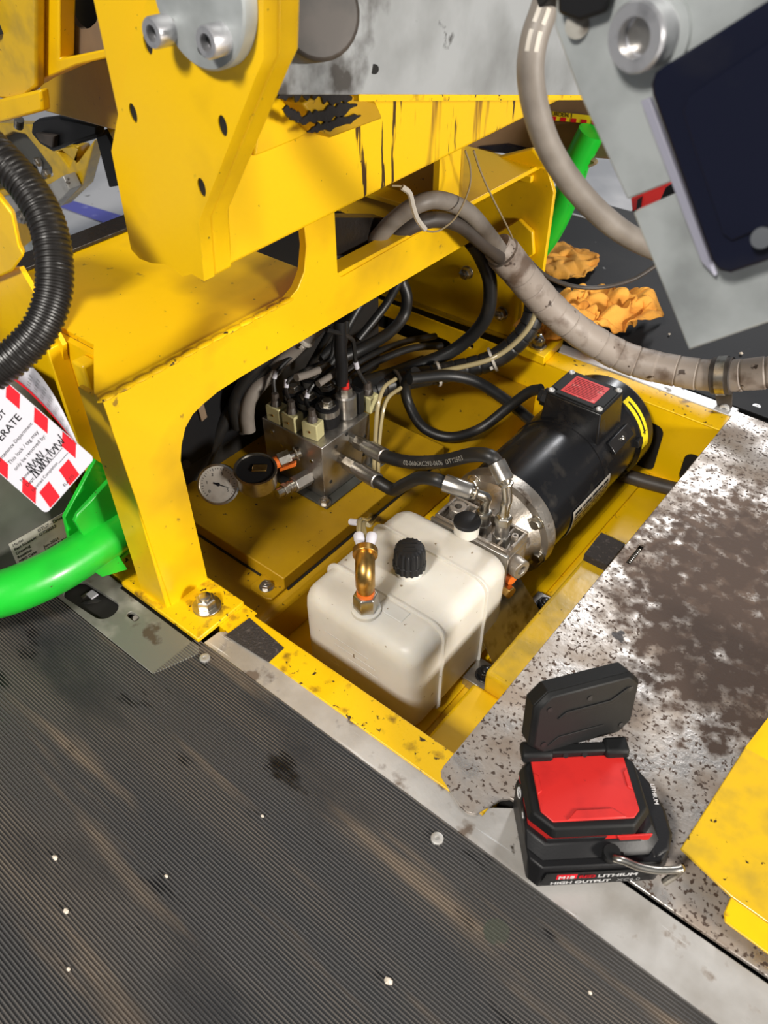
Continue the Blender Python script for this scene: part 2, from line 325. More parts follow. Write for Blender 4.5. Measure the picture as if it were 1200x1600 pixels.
def tie_ring(parent, pts, idx, R, m='tie', name='cable_tie', r=0.0016, head=True):
    P = smooth_pts(pts, 8); i = min(int(idx * (len(P) - 1)), len(P) - 2); d = (P[i + 1] - P[i]).normalized()
    mb = MB().lathe(P[i] - d * r * 1.3, d, [(0, R), (0, R + r), (r * 2.6, R + r), (r * 2.6, R)], n=24)
    if head:
        _, a, b = frame_of(d); side = (V((0, 0, 0.7)) - P[i]).normalized(); side = (side - d * side.dot(d)).normalized()
        q = P[i] + (side * 0.8 - V((0, 0, 0.5))).normalized() * (R + r * 1.5); mb.obox(q, d * 0.0022, side * 0.002, d.cross(side) * 0.0025)
    return mb.build(name, m, parent)

# ================================================================== SETTING
fl = MB().box(-6, 4, -2, 8, -0.34, -0.30).build('floor', 'floor', smooth=False); struct(fl); fl['label'] = 'pale grey painted workshop floor below the deck'
tp = MB().prism([(-2.4612,1.3221,-0.2980),(-2.4738,1.3743,-0.2980),(-2.0622,1.4180,-0.2980),(-2.0221,1.3419,-0.2980)], (0, 0, 0.001)).build('floor_tape', 'tape', smooth=False)
tag(tp, 'shiny blue marking tape stuck on the grey workshop floor', 'floor tape')
# deck under everything
dk = MB().box(-1.35, 0.75, -0.45, 0.300, -0.30, -0.006).box(-1.35, -0.88, 0.300, 1.11, -0.30, -0.012).box(-0.20, 0.75, 0.355, 1.095, -0.14, -0.010).box(-0.88, 0.75, 1.098, 1.72, -0.28, -0.006).build('floor_deck', 'dark', smooth=False)
struct(dk); dk['label'] = 'dark steel deck frame carrying mats and plates'

# ribbed mat
def ribbed(mb, x0, x1, y0, y1, base, pitch=0.0030, h=0.0016):
    n = int((y1 - y0) / pitch); y1 = y0 + n * pitch; prof = [(y0, base - 0.003)]
    for i in range(n):
        a = y0 + i * pitch; prof += [(a, base), (a + pitch * .40, base), (a + pitch * .52, base + h), (a + pitch * .88, base + h)]
    prof += [(y1, base), (y1, base - 0.003)]
    m = len(prof); o = [V((x, y, z)) for x in (x0, x1) for y, z in prof]
    mb.add(o, [(i, i + 1, i + 1 + m, i + m) for i in range(m - 1)] + [tuple(range(m)), tuple(range(2 * m - 1, m - 1, -1)), (0, m, 2 * m - 1, m - 1)])
P0 = 0.2992 - 250 * 0.0030
mb = MB(); ribbed(mb, -0.512, 0.75, P0, 0.2994, 0.001); ribbed(mb, -1.35, -0.512, P0, P0 + 229 * 0.0030 + 0.0001, 0.001)
mt = mb.build('rubber_mat', 'rubber_mat', smooth=False)
mt.data.materials.append(M['rubber_worn'])
_zt = max(v.co.z for v in mt.data.vertices)
for f in mt.data.polygons:
    if f.normal.z > 0.9 and f.center.z > _zt - 0.0004: f.material_index = 1
tag(mt, 'black ribbed rubber mat with oil streaks across the foreground', 'mat')
for p in ((-0.4838,0.2859,0.0030), (-0.1697,0.2821,0.0030)):
    s = MB().lathe(p, (0, 0, 1), [(-0.002, 0.0058), (0.0008, 0.0058), (0.0013, 0.0048), (0.0013, 0.0022), (0.0003, 0.0018)], n=24).build('screw', 'alu_strip', mt)
# far mat
fm = MB().prism([(-0.88, 1.112, -0.004), (0.75, 1.112, -0.004), (0.75, 1.60, -0.004), (-0.88, 1.60, -0.004)], (0, 0, 0.006)).box(-0.45, 0.75, 1.107, 1.125, 0.0021, 0.004).build('rubber_mat', 'rubber_flat', smooth=False)
tag(fm, 'smooth black rubber mat beyond the far yellow rail', 'mat')
MB().lathe((-0.1869,1.1289,0.0020), (0, 0, 1), [(0, 0.006), (0.001, 0.006), (0.0012, 0.0025), (0.0002, 0.002)], n=20).build('rivet', 'alu_bright', fm)
MB().box(-0.88, 0.75, 1.600, 1.606, -0.02, 0.004).build('edge_trim', 'alu_bright', fm)
# aluminium sill plate between mat and front rail, running on to the lower right corner
sp = MB().prism([(-0.5030, 0.2995, -0.005), (0.75, 0.2995, -0.005), (0.75, 0.3525, -0.005), (-0.13, 0.3525, -0.005), (-0.16, 0.330, -0.005), (-0.490, 0.330, -0.005), (-0.501, 0.322, -0.005)], (0, 0, 0.0055)).build('sill_plate', 'alu', bevel=0.001)
tag(sp, 'scratched bare aluminium sill plate along the edge of the ribbed mat', 'metal plate')
# stained deck plate with notched front edge
y0 = 0.3560
pl = [(-0.207, 1.096), (-0.207, 0.345), (-0.206, 0.338), (-0.202, 0.333), (-0.172, 0.3205), (-0.162, 0.3195), (-0.155, 0.323), (-0.150, 0.336), (-0.1455, 0.349), (-0.139, y0), (-0.130, y0), (0.75, y0), (0.75, 1.096)]
slot = [(-0.1935, 0.703), (-0.1875, 0.703), (-0.1875, 0.744), (-0.1935, 0.744)]
dp = MB().prism([(x, y, -0.0015) for x, y in pl], (0, 0, 0.0045), holes=[[(x, y, -0.0015) for x, y in slot]]).build('deck_plate', 'deck', bevel=0.0008)
tag(dp, 'aluminium deck plate covered with brown grime beside the pump well', 'metal plate')
mb = MB()
for i in range(9): mb.ring((-0.1905, 0.711 + i * 0.0035, -0.004), (0, 1, 0.25), 0.003, 0.0007, n=12, m=5)
tag(mb.build('coil_spring', 'steel'), 'small coil spring lying in the slot of the stained deck plate', 'spring')
# slotted plate by the near post
ol = [(-0.80, 0.2375), (-0.512, 0.2375), (-0.494, 0.287), (-0.508, 0.297), (-0.80, 0.297)]
a = rrect(0, 0, 0.079, 0.030, 0.0145, 6)
h1 = [(-0.652 + x * 0.995 - y * 0.08, 0.2595 + y + x * 0.08, -0.003) for x, y in a]
h2 = [(-0.593 + x, 0.2745 + y, -0.003) for x, y in rrect(0, 0, 0.017, 0.008, 0.0038, 4)]
st = thing('slotted_plate', 'dull steel plate with an oval slot beside the near post foot', 'metal plate', (-0.65, 0.265, -0.003))
MB().prism([(x, y, -0.003) for x, y in ol], (0, 0, 0.005), holes=[h1, h2]).build('plate', 'galv_green', st, bevel=0.0006)
MB().box(-0.70, -0.60, 0.238, 0.283, -0.05, -0.045).box(-0.70, -0.60, 0.238, 0.24, -0.045, -0.0035).box(-0.70, -0.60, 0.281, 0.283, -0.045, -0.0035).build('slot_well', 'dark', st, smooth=False)
MB().cyl((-0.690, 0.262, -0.012), (-0.672, 0.262, -0.012), 0.006, n=14).cyl((-0.672, 0.262, -0.012), (-0.668, 0.262, -0.012), 0.008, n=6).build('slot_bolt', 'zinc', st)
MB().obox((-0.664, 0.268, -0.010), (0.006, 0, 0), (0, 0.005, 0), (0, 0, 0.006)).obox((-0.680, 0.254, -0.012), (0.005, 0, 0), (0, 0.003, 0), (0, 0, 0.003)).build('slot_clip', 'white', st, bevel=0.001)
MB().tube([(-0.668, 0.246, -0.012), (-0.655, 0.262, -0.008), (-0.640, 0.280, -0.014)], 0.004, 8).tube([(-0.655, 0.262, -0.016), (-0.635, 0.255, -0.018), (-0.612, 0.254, -0.02)], 0.0035, 8).build('slot_cable', 'hose', st)
MB().cyl((-0.596, 0.2745, -0.006), (-0.588, 0.2745, 0.002), 0.0035, n=14).build('slot_stud', 'zinc', st)

# ================================================================== PUMP WELL (welded yellow tub with its rails)
pw = thing('pump_well', 'welded yellow steel well with front and far rails around the pump', 'machine frame', (-0.36, 0.70, -0.12))
MB().box(-0.62, -0.150, 0.3265, 0.3620, -0.125, 0.0022).build('front_rail', 'yellow_worn', pw, bevel=0.0012)
MB().box(-0.515, -0.485, 0.3262, 0.366, 0.0022, 0.0026).build('rail_weld_seam', 'yellow_worn', pw)
MB().prism([(-0.4866,0.3555,0.0024),(-0.4261,0.3495,0.0024),(-0.4258,0.3254,0.0024),(-0.4892,0.3216,0.0024)], (0, 0, 0.0009)).build('grip_pad', 'grip', pw, smooth=False)
# far rail with its inner wall pierced by openings
def wall_y(y, x0, x1, z0, z1, holes, t): return MB().prism([(x0, y, z0), (x1, y, z0), (x1, y, z1), (x0, y, z1)], (0, t, 0), holes=[[(a, y, b) for a, b in h] for h in holes])
hl = [rrect(-0.315, -0.075, 0.062, 0.090, 0.014, 4), rrect(-0.2225, -0.085, 0.042, 0.060, 0.014, 4), rrect(-0.775, -0.058, 0.185, 0.062, 0.014, 4), circ(-0.645, -0.02, 0.0055, 12)]
wall_y(1.036, -0.87, -0.15, -0.125, 0.0, hl, 0.004).build('far_wall', 'yellow', pw)
MB().prism([(-0.56, 1.0355, 0.0), (-0.15, 1.0355, 0.0), (-0.15, 1.078, 0.0), (-0.56, 1.078, 0.0)], (0, 0, 0.0025)).build('far_rail', 'yellow_worn', pw, bevel=0.001)
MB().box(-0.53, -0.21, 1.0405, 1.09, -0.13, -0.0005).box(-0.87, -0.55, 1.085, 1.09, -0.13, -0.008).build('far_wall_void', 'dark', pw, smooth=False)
MB().box(-0.87, -0.15, 0.362, 1.036, -0.128, -0.120).build('tray_floor', 'yellow', pw, smooth=False)
MB().prism([(-0.87, 0.362, -0.118), (-0.508, 0.362, -0.118), (-0.508, 0.362, -0.060), (-0.516, 0.362, -0.052), (-0.87, 0.362, -0.052)], (0, 0.674, 0)).build('valve_bench', 'yellow_shade_grime', pw, bevel=0.004, seg=3)
MB().box(-0.268, -0.15, 0.362, 0.497, -0.119, -0.082).build('front_step', 'yellow', pw, bevel=0.005, seg=3)
MB().box(-0.256, -0.15, 0.497, 0.795, -0.119, -0.052).build('support_ledge', 'yellow_oily', pw, bevel=0.006, seg=3)
MB().box(-0.30, -0.285, 0.362, 1.03, -0.1195, -0.116).build('tray_lip', 'yellow', pw, bevel=0.001)
MB().box(-0.872, -0.868, 0.36, 1.04, -0.12, 0.0).build('back_wall', 'yellow_shade_grime', pw, smooth=False)
rb = MB().prism([(-0.254, 0.726, -0.0515), (-0.2205, 0.726, -0.0515), (-0.2205, 0.777, -0.0515), (-0.256, 0.777, -0.0515)], (0, 0, 0.012)).build('rubber_pad', 'grip', bevel=0.001)
tag(rb, 'grey rubber pad on the oily yellow ledge beside the motor', 'rubber pad')
es = MB().prism([(-0.500, 1.079, -0.003), (-0.205, 1.079, -0.003), (-0.205, 1.104, -0.003), (-0.508, 1.104, -0.003)], (0, 0, 0.0065)).build('edge_strip', 'alu_bright', bevel=0.001)
tag(es, 'bright aluminium strip along the outer edge of the far rail', 'metal strip')
# far foot block and acorn nut
fb = MB().prism([(-0.5522,1.0289,0.0028),(-0.4983,1.0265,0.0028),(-0.5048,1.1005,0.0028),(-0.5607,1.1046,0.0028)], (0, 0, 0.016)).build('foot_block', 'yellow', bevel=0.0015)
tag(fb, 'yellow foot block on the far rail under the acorn nut', 'foot block')
p = V((-0.5233,1.0483,0.0190)); t = thing('acorn_nut', 'shiny acorn nut on the far yellow foot block', 'nut', p, group='frame foot nuts')
MB().cyl(p, p + V((0, 0, 0.003)), 0.014, n=24).build('washer', 'zinc', t)
MB().lathe(p + V((0, 0, .003)), (0, 0, 1), [(0, 0.0105), (0.010, 0.0105), (0.011, 0.009)], n=6).build('hex_body', 'zinc', t, bevel=0.0005)
MB().lathe(p + V((0, 0, .014)), (0, 0, 1), [(0, 0.0085), (0.004, 0.008), (0.007, 0.0055), (0.0085, 0.002)], n=18).build('dome', 'chrome', t)

# ================================================================== UPRIGHT FRAME over the left side of the well
uf = thing('upright_frame', 'yellow steel frame with post and header standing over the valve bench', 'machine frame', (-0.60, 0.6, 0.0))
fx = -0.564
outl = [(0.309, 0.006), (0.363, 0.006), (0.363, 0.188), (0.368, 0.205), (0.377, 0.222), (0.389, 0.232), (0.404, 0.2365), (0.425, 0.2405), (0.46, 0.242), (0.895, 0.242), (0.832, 0.290), (0.832, 0.405), (0.566, 0.405), (0.568, 0.345), (0.562, 0.320), (0.550, 0.305), (0.536, 0.2985), (0.298, 0.2985)]
hole = [(0.622, 0.2915), (0.804, 0.2945), (0.804, 0.398), (0.614, 0.398), (0.6145, 0.300), (0.617, 0.294)]
MB().prism([(fx, y, z) for y, z in outl], (-0.010, 0, 0), holes=[[(fx, y, z) for y, z in hole]]).build('front_plate', 'yellow', uf, bevel=0.0008)
tpz = 0.2905
tpl = [(-0.566, 0.300), (-0.580, 0.300), (-0.652, 0.352), (-0.88, 0.352), (-0.88, 1.058), (-0.566, 1.058)]
MB().prism([(x, y, tpz) for x, y in tpl], (0, 0, 0.0065), holes=[[(-0.59, 0.60, tpz), (-0.80, 0.60, tpz), (-0.80, 0.82, tpz), (-0.59, 0.82, tpz)]]).build('top_plate', 'yellow', uf, bevel=0.0008)
mb = MB()
for i in range(13):
    y = 0.305 + i * 0.019; mb.ball((-0.5655, y, 0.2975), 0.0055, 8, 6, (0.8, 2.2, 0.45))
mb.build('weld_bead', 'yellow_worn', uf)
MB().box(-0.5645, -0.5630, 0.385, 0.455, 0.2955, 0.2985).build('edge_step', 'yellow_worn', uf)
MB().box(-0.612, -0.566, 0.303, 0.309, 0.006, 0.2900).build('post_flange', 'yellow', uf, bevel=0.001)
MB().box(-0.88, -0.574, 0.345, 0.352, 0.002, 0.2905).build('near_side_panel', 'yellow', uf)
MB().box(-0.660, -0.640, 0.328, 0.345, 0.01, 0.288).build('side_rib', 'yellow', uf, bevel=0.003)
MB().box(-0.700, -0.694, 0.325, 0.345, 0.01, 0.288).build('side_rib', 'yellow', uf, bevel=0.001)
mb = MB()
for i in range(7): mb.ball((-0.6655, 0.336, 0.10 + i * 0.009), 0.006, 8, 6, (1, 1, 0.8))
mb.build('side_weld', 'yellow', uf)
MB().box(-0.64, -0.505, 0.2955, 0.3655, 0.0022, 0.0095).build('foot_plate', 'yellow_worn', uf, bevel=0.0015)
MB().box(-0.88, -0.642, 0.300, 0.345, -0.010, 0.004).build('side_sill', 'yellow_worn', uf, bevel=0.001)
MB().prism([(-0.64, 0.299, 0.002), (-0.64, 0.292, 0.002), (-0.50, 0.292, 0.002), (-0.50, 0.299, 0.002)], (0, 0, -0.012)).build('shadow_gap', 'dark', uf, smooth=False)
# far end panel
fp = [(-0.540, 0.006), (-0.540, 0.262), (-0.556, 0.292), (-0.88, 0.292), (-0.88, -0.005), (-0.60, 0.0)]
MB().prism([(x, 1.060, z) for x, z in fp], (0, 0.008, 0)).build('far_panel', 'yellow', uf, bevel=0.001)
MB().box(-0.86, -0.568, 1.0565, 1.060, 0.004, 0.010).box(-0.572, -0.568, 1.0565, 1.060, 0.004, 0.10).build('panel_seam', 'yellow_shade_grime', uf)
MB().prism([(-0.7274,1.0585,0.2575),(-0.5768,1.0585,0.3198),(-0.5486,1.0585,0.2993),(-0.6067,1.0585,0.2778),(-0.6882,1.0585,0.2238)], (0, -0.012, 0)).build('stiffener', 'yellow', uf, bevel=0.003)
MB().obox((-0.6013,1.0560,0.2732), (0.026, 0, 0.0015), (0, 0.004, 0), (0, 0, 0.005)).build('stiffener_tab', 'yellow_worn', uf, bevel=0.0015)
MB().prism([(-0.6263,1.0585,0.1814),(-0.5872,1.0585,0.2137),(-0.5617,1.0585,0.2005),(-0.5546,1.0585,0.1669),(-0.5939,1.0585,0.1291),(-0.6138,1.0585,0.1449)], (0, -0.008, 0)).build('patch_plate', 'yellow', uf, bevel=0.002)
MB().box(-0.576, -0.566, 0.832, 0.852, 0.242, 0.40).build('jamb', 'yellow', uf, bevel=0.001)
MB().box(-0.80, -0.566, 0.852, 0.858, 0.242, 0.40).build('inner_panel', 'yellow_shade_grime', uf)
MB().prism([(-0.6000,0.6463,0.2968),(-0.6000,0.7159,0.2760),(-0.6000,0.7412,0.3117),(-0.6000,0.6495,0.3410)], (-0.02, 0, 0)).build('inner_strut', 'grease', uf)
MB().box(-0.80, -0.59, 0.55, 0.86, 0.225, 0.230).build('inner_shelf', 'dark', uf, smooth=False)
MB().tube([(-0.585, 0.60, 0.275), (-0.62, 0.66, 0.268), (-0.66, 0.74, 0.262)], 0.013, 12).build('inner_tube', 'hose_dark', uf)
MB().tube([(-0.60, 0.61, 0.255), (-0.59, 0.66, 0.252), (-0.60, 0.70, 0.250)], 0.006, 8).build('inner_wire', 'alu_bright', uf)
for p, l in (((-0.6752,1.0560,0.1003), 'upper'), ((-0.6013,1.0560,0.0498), 'lower')):
    nut_thing('hex_nut', 'zinc nut on the yellow far panel, %s of the two' % l, p, (0, -1, 0), 0.0105, 0.010, 0.0115, group='nuts on the far panel')
nut_thing('hex_nut', 'zinc flange nut on the foot plate of the near yellow post', (-0.532, 0.3335, 0.0097), (0, 0, 1), 0.0115, 0.012, 0.0165, group='frame foot nuts')
mb = MB().box(-0.878, -0.842, 0.38, 1.0, 0.2975, 0.3025)
tag(mb.build('rubber_strip', 'grease', bevel=0.001), 'black greasy strip along the back edge of the yellow top plate', 'rubber strip')

# valve cover box on the bench
cb = thing('valve_cover_box', 'low yellow cover box on the bench under the valve block', 'cover box', (-0.65, 0.6, -0.05))
MB().box(-0.80, -0.5225, 0.4430, 0.7880, -0.051, -0.030).build('box_lid', 'yellow_shade_grime', cb, bevel=0.0015)
MB().prism([(-0.5225, 0.4435, -0.0517), (-0.5225, 0.4200, -0.0517), (-0.5300, 0.4160, -0.0517), (-0.556, 0.4160, -0.0517), (-0.5600, 0.4200, -0.0517), (-0.5600, 0.4435, -0.0517)], (0, 0, 0.004)).build('mounting_tab', 'yellow_shade_grime', cb, bevel=0.001)
mb = MB(); hexbolt(mb, (-0.542, 0.4305, -0.0478), (0, 0, 1), 0.0075, 0.006, 0.0095); mb.build('tab_bolt', 'steel', cb, bevel=0.0004)
MB().box(-0.5222, -0.5190, 0.446, 0.787, -0.0518, -0.0506).box(-0.80, -0.565, 0.4405, 0.4432, -0.0518, -0.0500).build('gap_line', 'dark', cb, smooth=False)

# ================================================================== LIFT BEAM AND ARM above
lb = thing('lift_beam', 'yellow box beam with grease runs crossing above the frame', 'beam', (-0.58, 0.7, 0.385))
MB().prism([(-0.5235, 0.412, 0.3865), (-0.5235, 0.412, 0.60), (-0.620, 0.412, 0.60), (-0.620, 0.412, 0.3865)], (0, 0.62, 0.0125)).build('box_section', 'yellow_drip', lb, bevel=0.004, seg=3)
eb = [(q[0], q[2]) for q in [(-0.5243,0.4000,0.3842),(-0.5397,0.4000,0.3861),(-0.5542,0.4000,0.3793),(-0.5643,0.4000,0.3836),(-0.5791,0.4000,0.3840),(-0.5976,0.4000,0.3793),(-0.6143,0.4000,0.3787),(-0.6245,0.4000,0.3845),(-0.6205,0.4000,0.4725),(-0.5587,0.4000,0.5672),(-0.5331,0.4000,0.5924),(-0.5043,0.4000,0.6670),(-0.4086,0.4000,0.6699),(-0.4237,0.4000,0.5694),(-0.4326,0.4000,0.5579),(-0.5179,0.4000,0.4382)]]
hb = [(-0.539, 0.571), (-0.578, 0.508), (-0.479, 0.497), (-0.508, 0.451)]
hp = [V((-0.5433,0.4000,0.5626)), V((-0.5786,0.4000,0.5095)), V((-0.4729,0.4000,0.5195)), V((-0.5078,0.4000,0.4678))]
hs = [[(p.x + a * 0.0048, 0.400, p.z + b * 0.0075) for a, b in circ(0, 0, 1, 14)] for p in hp]
MB().prism([(x, 0.400, z) for x, z in eb], (0, 0.012, 0), holes=hs).build('end_plate', 'yellow', lb)
for p in hp: MB().cyl((p.x, 0.4015, p.z), (p.x, 0.405, p.z), 0.0078, n=14).build('hole_back', 'dark', lb)
sd = [(q[0], q[2]) for q in [(-0.5179,0.4000,0.4382),(-0.5243,0.4000,0.3842),(-0.5360,0.4000,0.3807),(-0.5272,0.4000,0.4358),(-0.4421,0.4000,0.5561),(-0.4322,0.4000,0.5682),(-0.4157,0.4000,0.6697),(-0.4086,0.4000,0.6699),(-0.4237,0.4000,0.5694),(-0.4326,0.4000,0.5579)]]
MB().prism([(x, 0.412, z) for x, z in sd], (0, 0.022, 0)).build('side_cheek', 'yellow', lb, bevel=0.003)
MB().prism([(-0.5235,0.4690,0.4708),(-0.5235,0.4818,0.5140),(-0.5235,0.5018,0.5098),(-0.5235,0.5321,0.4892),(-0.5235,0.5354,0.4742),(-0.5235,0.5236,0.4717)], (0.005, 0, 0)).build('gusset', 'yellow', lb, bevel=0.002)
# pivot pin plate with socket screws
pv = thing('pivot_plate', 'grey round pivot plate bolted on the yellow beam end', 'pivot plate', (-0.468, 0.395, 0.60))
MB().lathe((-0.468, 0.3995, 0.602), (0, -1, 0), [(0, 0.044), (0.010, 0.044), (0.0115, 0.0425)], n=48).build('disc', 'galv', pv)
for p in ((-0.5023,0.3880,0.5783), (-0.4479,0.3880,0.5799)):
    p = V(p); q = MB().lathe(p, (0, -1, 0), [(0, 0.0098), (0.013, 0.0098), (0.0142, 0.0090), (0.0142, 0.0052), (0.008, 0.0052), (0.008, 0.0)], n=24).build('socket_screw', 'steel_bright', pv)
    MB().cyl(p + V((0, -0.008, 0)), p + V((0, -0.0085, 0)), 0.0052, n=6).build('hex_socket', 'dark', q)
MB().cyl((-0.4675,0.3878,0.5715), (-0.4668,0.3872,0.5717), 0.004, n=14).build('small_hole', 'dark', pv)
# grey scissor arm
sa = thing('scissor_arm', 'grease-smudged grey steel arm sloping above the yellow beam', 'lift arm', (-0.5, 0.8, 0.45))
MB().prism([(-0.490, 0.44, 0.529), (-0.490, 1.12, 0.3865), (-0.490, 1.25, 0.56), (-0.490, 0.44, 0.80)], (-0.012, 0, 0)).build('arm_plate', 'galv_dirty', sa, bevel=0.001)
MB().prism([(-0.489, 0.57, 0.497), (-0.489, 1.12, 0.3820), (-0.489, 1.12, 0.3875), (-0.489, 0.57, 0.5025)], (-0.016, 0, 0)).build('lower_edge', 'yellow_worn', sa)
MB().cyl((-0.4900,0.5051,0.5683), (-0.4400,0.4732,0.5827), 0.030, n=28).build('pivot_boss', 'hose_dark', sa, bevel=0.003)
MB().cyl((-0.4895,0.5922,0.5179), (-0.4885,0.5910,0.5183), 0.004, n=14).build('small_hole', 'dark', sa)
gl = thing('grease_ledge', 'greasy yellow ledge block where the arm meets the beam', 'ledge', (-0.5200,0.5526,0.4842))
MB().prism([(-0.5250,0.5061,0.5077),(-0.5250,0.5363,0.5134),(-0.5250,0.6005,0.4890),(-0.5250,0.6108,0.4725),(-0.5250,0.5385,0.4732),(-0.5250,0.5262,0.4809)], (0.030, 0, 0)).build('ledge_plate', 'yellow_shade_grime', gl, bevel=0.002)
rg = random.Random(4)
def smear(pts, w):
    P = smooth_pts(pts, 9); up_ = V((0, 0.25, 1)).normalized(); top = []; bot = []
    for i, p in enumerate(P):
        e = min(1.0, 4 * i / len(P) + 0.2, 4 * (len(P) - 1 - i) / len(P) + 0.2); top.append(p + up_ * w * e * rg.uniform(0.5, 1.25)); bot.append(p - up_ * w * e * rg.uniform(0.4, 1.3))
    return MB().prism(top + bot[::-1], (0.0022, 0, 0))
for q, wd in (([(-0.4945,0.4767,0.5189),(-0.4945,0.5047,0.5201),(-0.4945,0.5387,0.5088),(-0.4945,0.5655,0.4992)], 0.008), ([(-0.4945,0.4960,0.4965),(-0.4945,0.5295,0.4949),(-0.4945,0.5721,0.4932)], 0.0055), ([(-0.4945,0.5072,0.4859),(-0.4945,0.5369,0.4850),(-0.4945,0.5769,0.4832)], 0.0045), ([(-0.4945,0.4812,0.5095),(-0.4945,0.4915,0.5033),(-0.4945,0.5022,0.4970)], 0.004)):
    smear(q, wd).build('grease_smear', 'grease', gl, bevel=0.0006)

# ================================================================== UPPER LEFT CARRIAGE
cg = thing('carriage', 'yellow carriage bracket with brown panel at the upper left corner', 'machine bracket', (-0.7, 0.52, 0.45))  # post plate and brown panel extended above view to shade the top plate
MB().prism([(-0.8363,0.5000,0.7186),(-0.7585,0.5000,0.7174),(-0.8919,0.5000,0.4595),(-0.9364,0.5000,0.4373),(-1.0224,0.5000,0.4286)], (0, 0.012, 0)).build('post_plate', 'yellow_oily', cg, bevel=0.003)
MB().cyl((-0.9335,0.4970,0.5242), (-0.9447,0.5030,0.5221), 0.020, n=28).build('post_hole', 'dark', cg)
MB().prism([(-1.0079,0.4900,0.4248),(-0.8681,0.4900,0.4622),(-0.8749,0.4900,0.4395),(-1.0275,0.4900,0.3942)], (0, 0.012, 0)).build('lower_lip', 'yellow', cg, bevel=0.003)
MB().prism([(-0.8591,0.5150,0.5784),(-0.8126,0.5150,0.5821),(-0.8574,0.5150,0.4883),(-0.7149,0.5150,0.5222),(-0.7206,0.5150,0.5139),(-0.8265,0.5150,0.4867),(-0.9046,0.5150,0.4603),(-0.9269,0.5150,0.4510)], (0, 0.02, 0)).build('web', 'yellow', cg, bevel=0.002)
MB().prism([(-0.7877,0.5400,0.7184),(-0.6619,0.5400,0.7165),(-0.7251,0.5400,0.5134),(-0.8991,0.5400,0.4780)], (0, 0.006, 0), holes=[[(-0.8486,0.5400,0.5416),(-0.8326,0.5400,0.5482),(-0.8153,0.5400,0.5488),(-0.8049,0.5400,0.5433),(-0.8025,0.5400,0.5338),(-0.8132,0.5400,0.5231),(-0.8268,0.5400,0.5163),(-0.8413,0.5400,0.5134),(-0.8509,0.5400,0.5169),(-0.8568,0.5400,0.5237)]]).build('brown_panel', 'brown_grey', cg)
MB().prism([(-0.8879,0.5600,0.5436),(-0.8134,0.5600,0.5508),(-0.8309,0.5600,0.5062),(-0.9100,0.5600,0.4964)], (0, 0.02, 0)).build('hole_back', 'dark', cg)
MB().prism([(-1.0531,0.6000,0.4224),(-0.9623,0.6000,0.4530),(-0.8057,0.6000,0.4927),(-0.8398,0.6000,0.3829),(-0.8933,0.6000,0.3873),(-1.0649,0.6000,0.3821),(-1.0704,0.6000,0.3999)], (0, 0.02, 0)).build('cross_beam', 'yellow_shade_grime', cg, bevel=0.002)
MB().prism([(-1.0377,0.6600,0.3768),(-0.9114,0.6600,0.3910),(-0.9325,0.6600,0.3232),(-1.0065,0.6600,0.3289)], (0, 0.02, 0)).build('drop_plate', 'yellow', cg, bevel=0.002)
bb = thing('latch_block', 'black latch block hanging under the yellow cross beam', 'latch', (-1.1047,0.6200,0.3323))
MB().prism([(-1.1354,0.6250,0.3543),(-1.0797,0.6250,0.3675),(-0.9916,0.6250,0.3722),(-0.9972,0.6250,0.3584),(-1.0616,0.6250,0.3361),(-1.1182,0.6250,0.3136),(-1.1477,0.6250,0.3183),(-1.1641,0.6250,0.3301),(-1.1523,0.6250,0.3461)], (0, 0.015, 0)).build('latch_body', 'black_plastic', bb, bevel=0.003)
MB().prism([(-1.1349,0.6150,0.3380),(-1.0854,0.6150,0.3440),(-1.0979,0.6150,0.3246),(-1.1278,0.6150,0.3273)], (0, 0.01, 0)).build('latch_face', 'hose_dark', bb, bevel=0.002)
MB().prism([(-1.0905,0.6400,0.3267),(-1.0224,0.6400,0.3541),(-1.0188,0.6400,0.3490),(-1.0746,0.6400,0.3281)], (0, 0.03, 0)).build('latch_arm', 'dark', bb)
bp = MB().prism([(-1.0548,0.6600,0.3424),(-1.0270,0.6600,0.3501),(-1.0162,0.6600,0.3295),(-1.0210,0.6600,0.2777),(-1.0516,0.6600,0.2680)], (0, 0.008, 0)).build('drop_post', 'black_plastic', bevel=0.002)
tag(bp, 'black drop post beside the floor tape at the upper left', 'post')
st = MB().cyl((-1.0619,0.5600,0.3822), (-1.0694,0.5600,0.3715), 0.006, n=16).build('pin', 'zinc'); tag(st, 'short zinc pin below the yellow carriage lip', 'pin')
# far support frame seen through the gap
sf = thing('support_frame', 'yellow support frame with triangular windows behind the corrugated hose', 'machine frame', (-1.3, 0.85, -0.30))
MB().prism([(-1.9075,0.9000,0.1480),(-1.6362,0.9000,0.1909),(-1.5891,0.9000,0.1591),(-1.5287,0.9000,0.1378),(-1.4457,0.9000,0.1993),(-1.5311,0.9000,0.0925),(-1.6376,0.9000,0.0242),(-1.8014,0.9000,-0.0277),(-2.0853,0.9000,-0.1229)], (0, 0.03, 0), holes=[[(-1.8817,0.9000,0.1053),(-1.7495,0.9000,0.1561),(-1.6988,0.9000,0.1605),(-1.6682,0.9000,0.1383),(-1.6330,0.9000,0.1066),(-1.6372,0.9000,0.0885),(-1.6915,0.9000,0.0656),(-1.9606,0.9000,-0.0205)], [(-1.5951,0.9000,0.1467),(-1.5077,0.9000,0.1753),(-1.5622,0.9000,0.1218)]]).build('frame_plate', 'yellow_oily', sf, bevel=0.003)
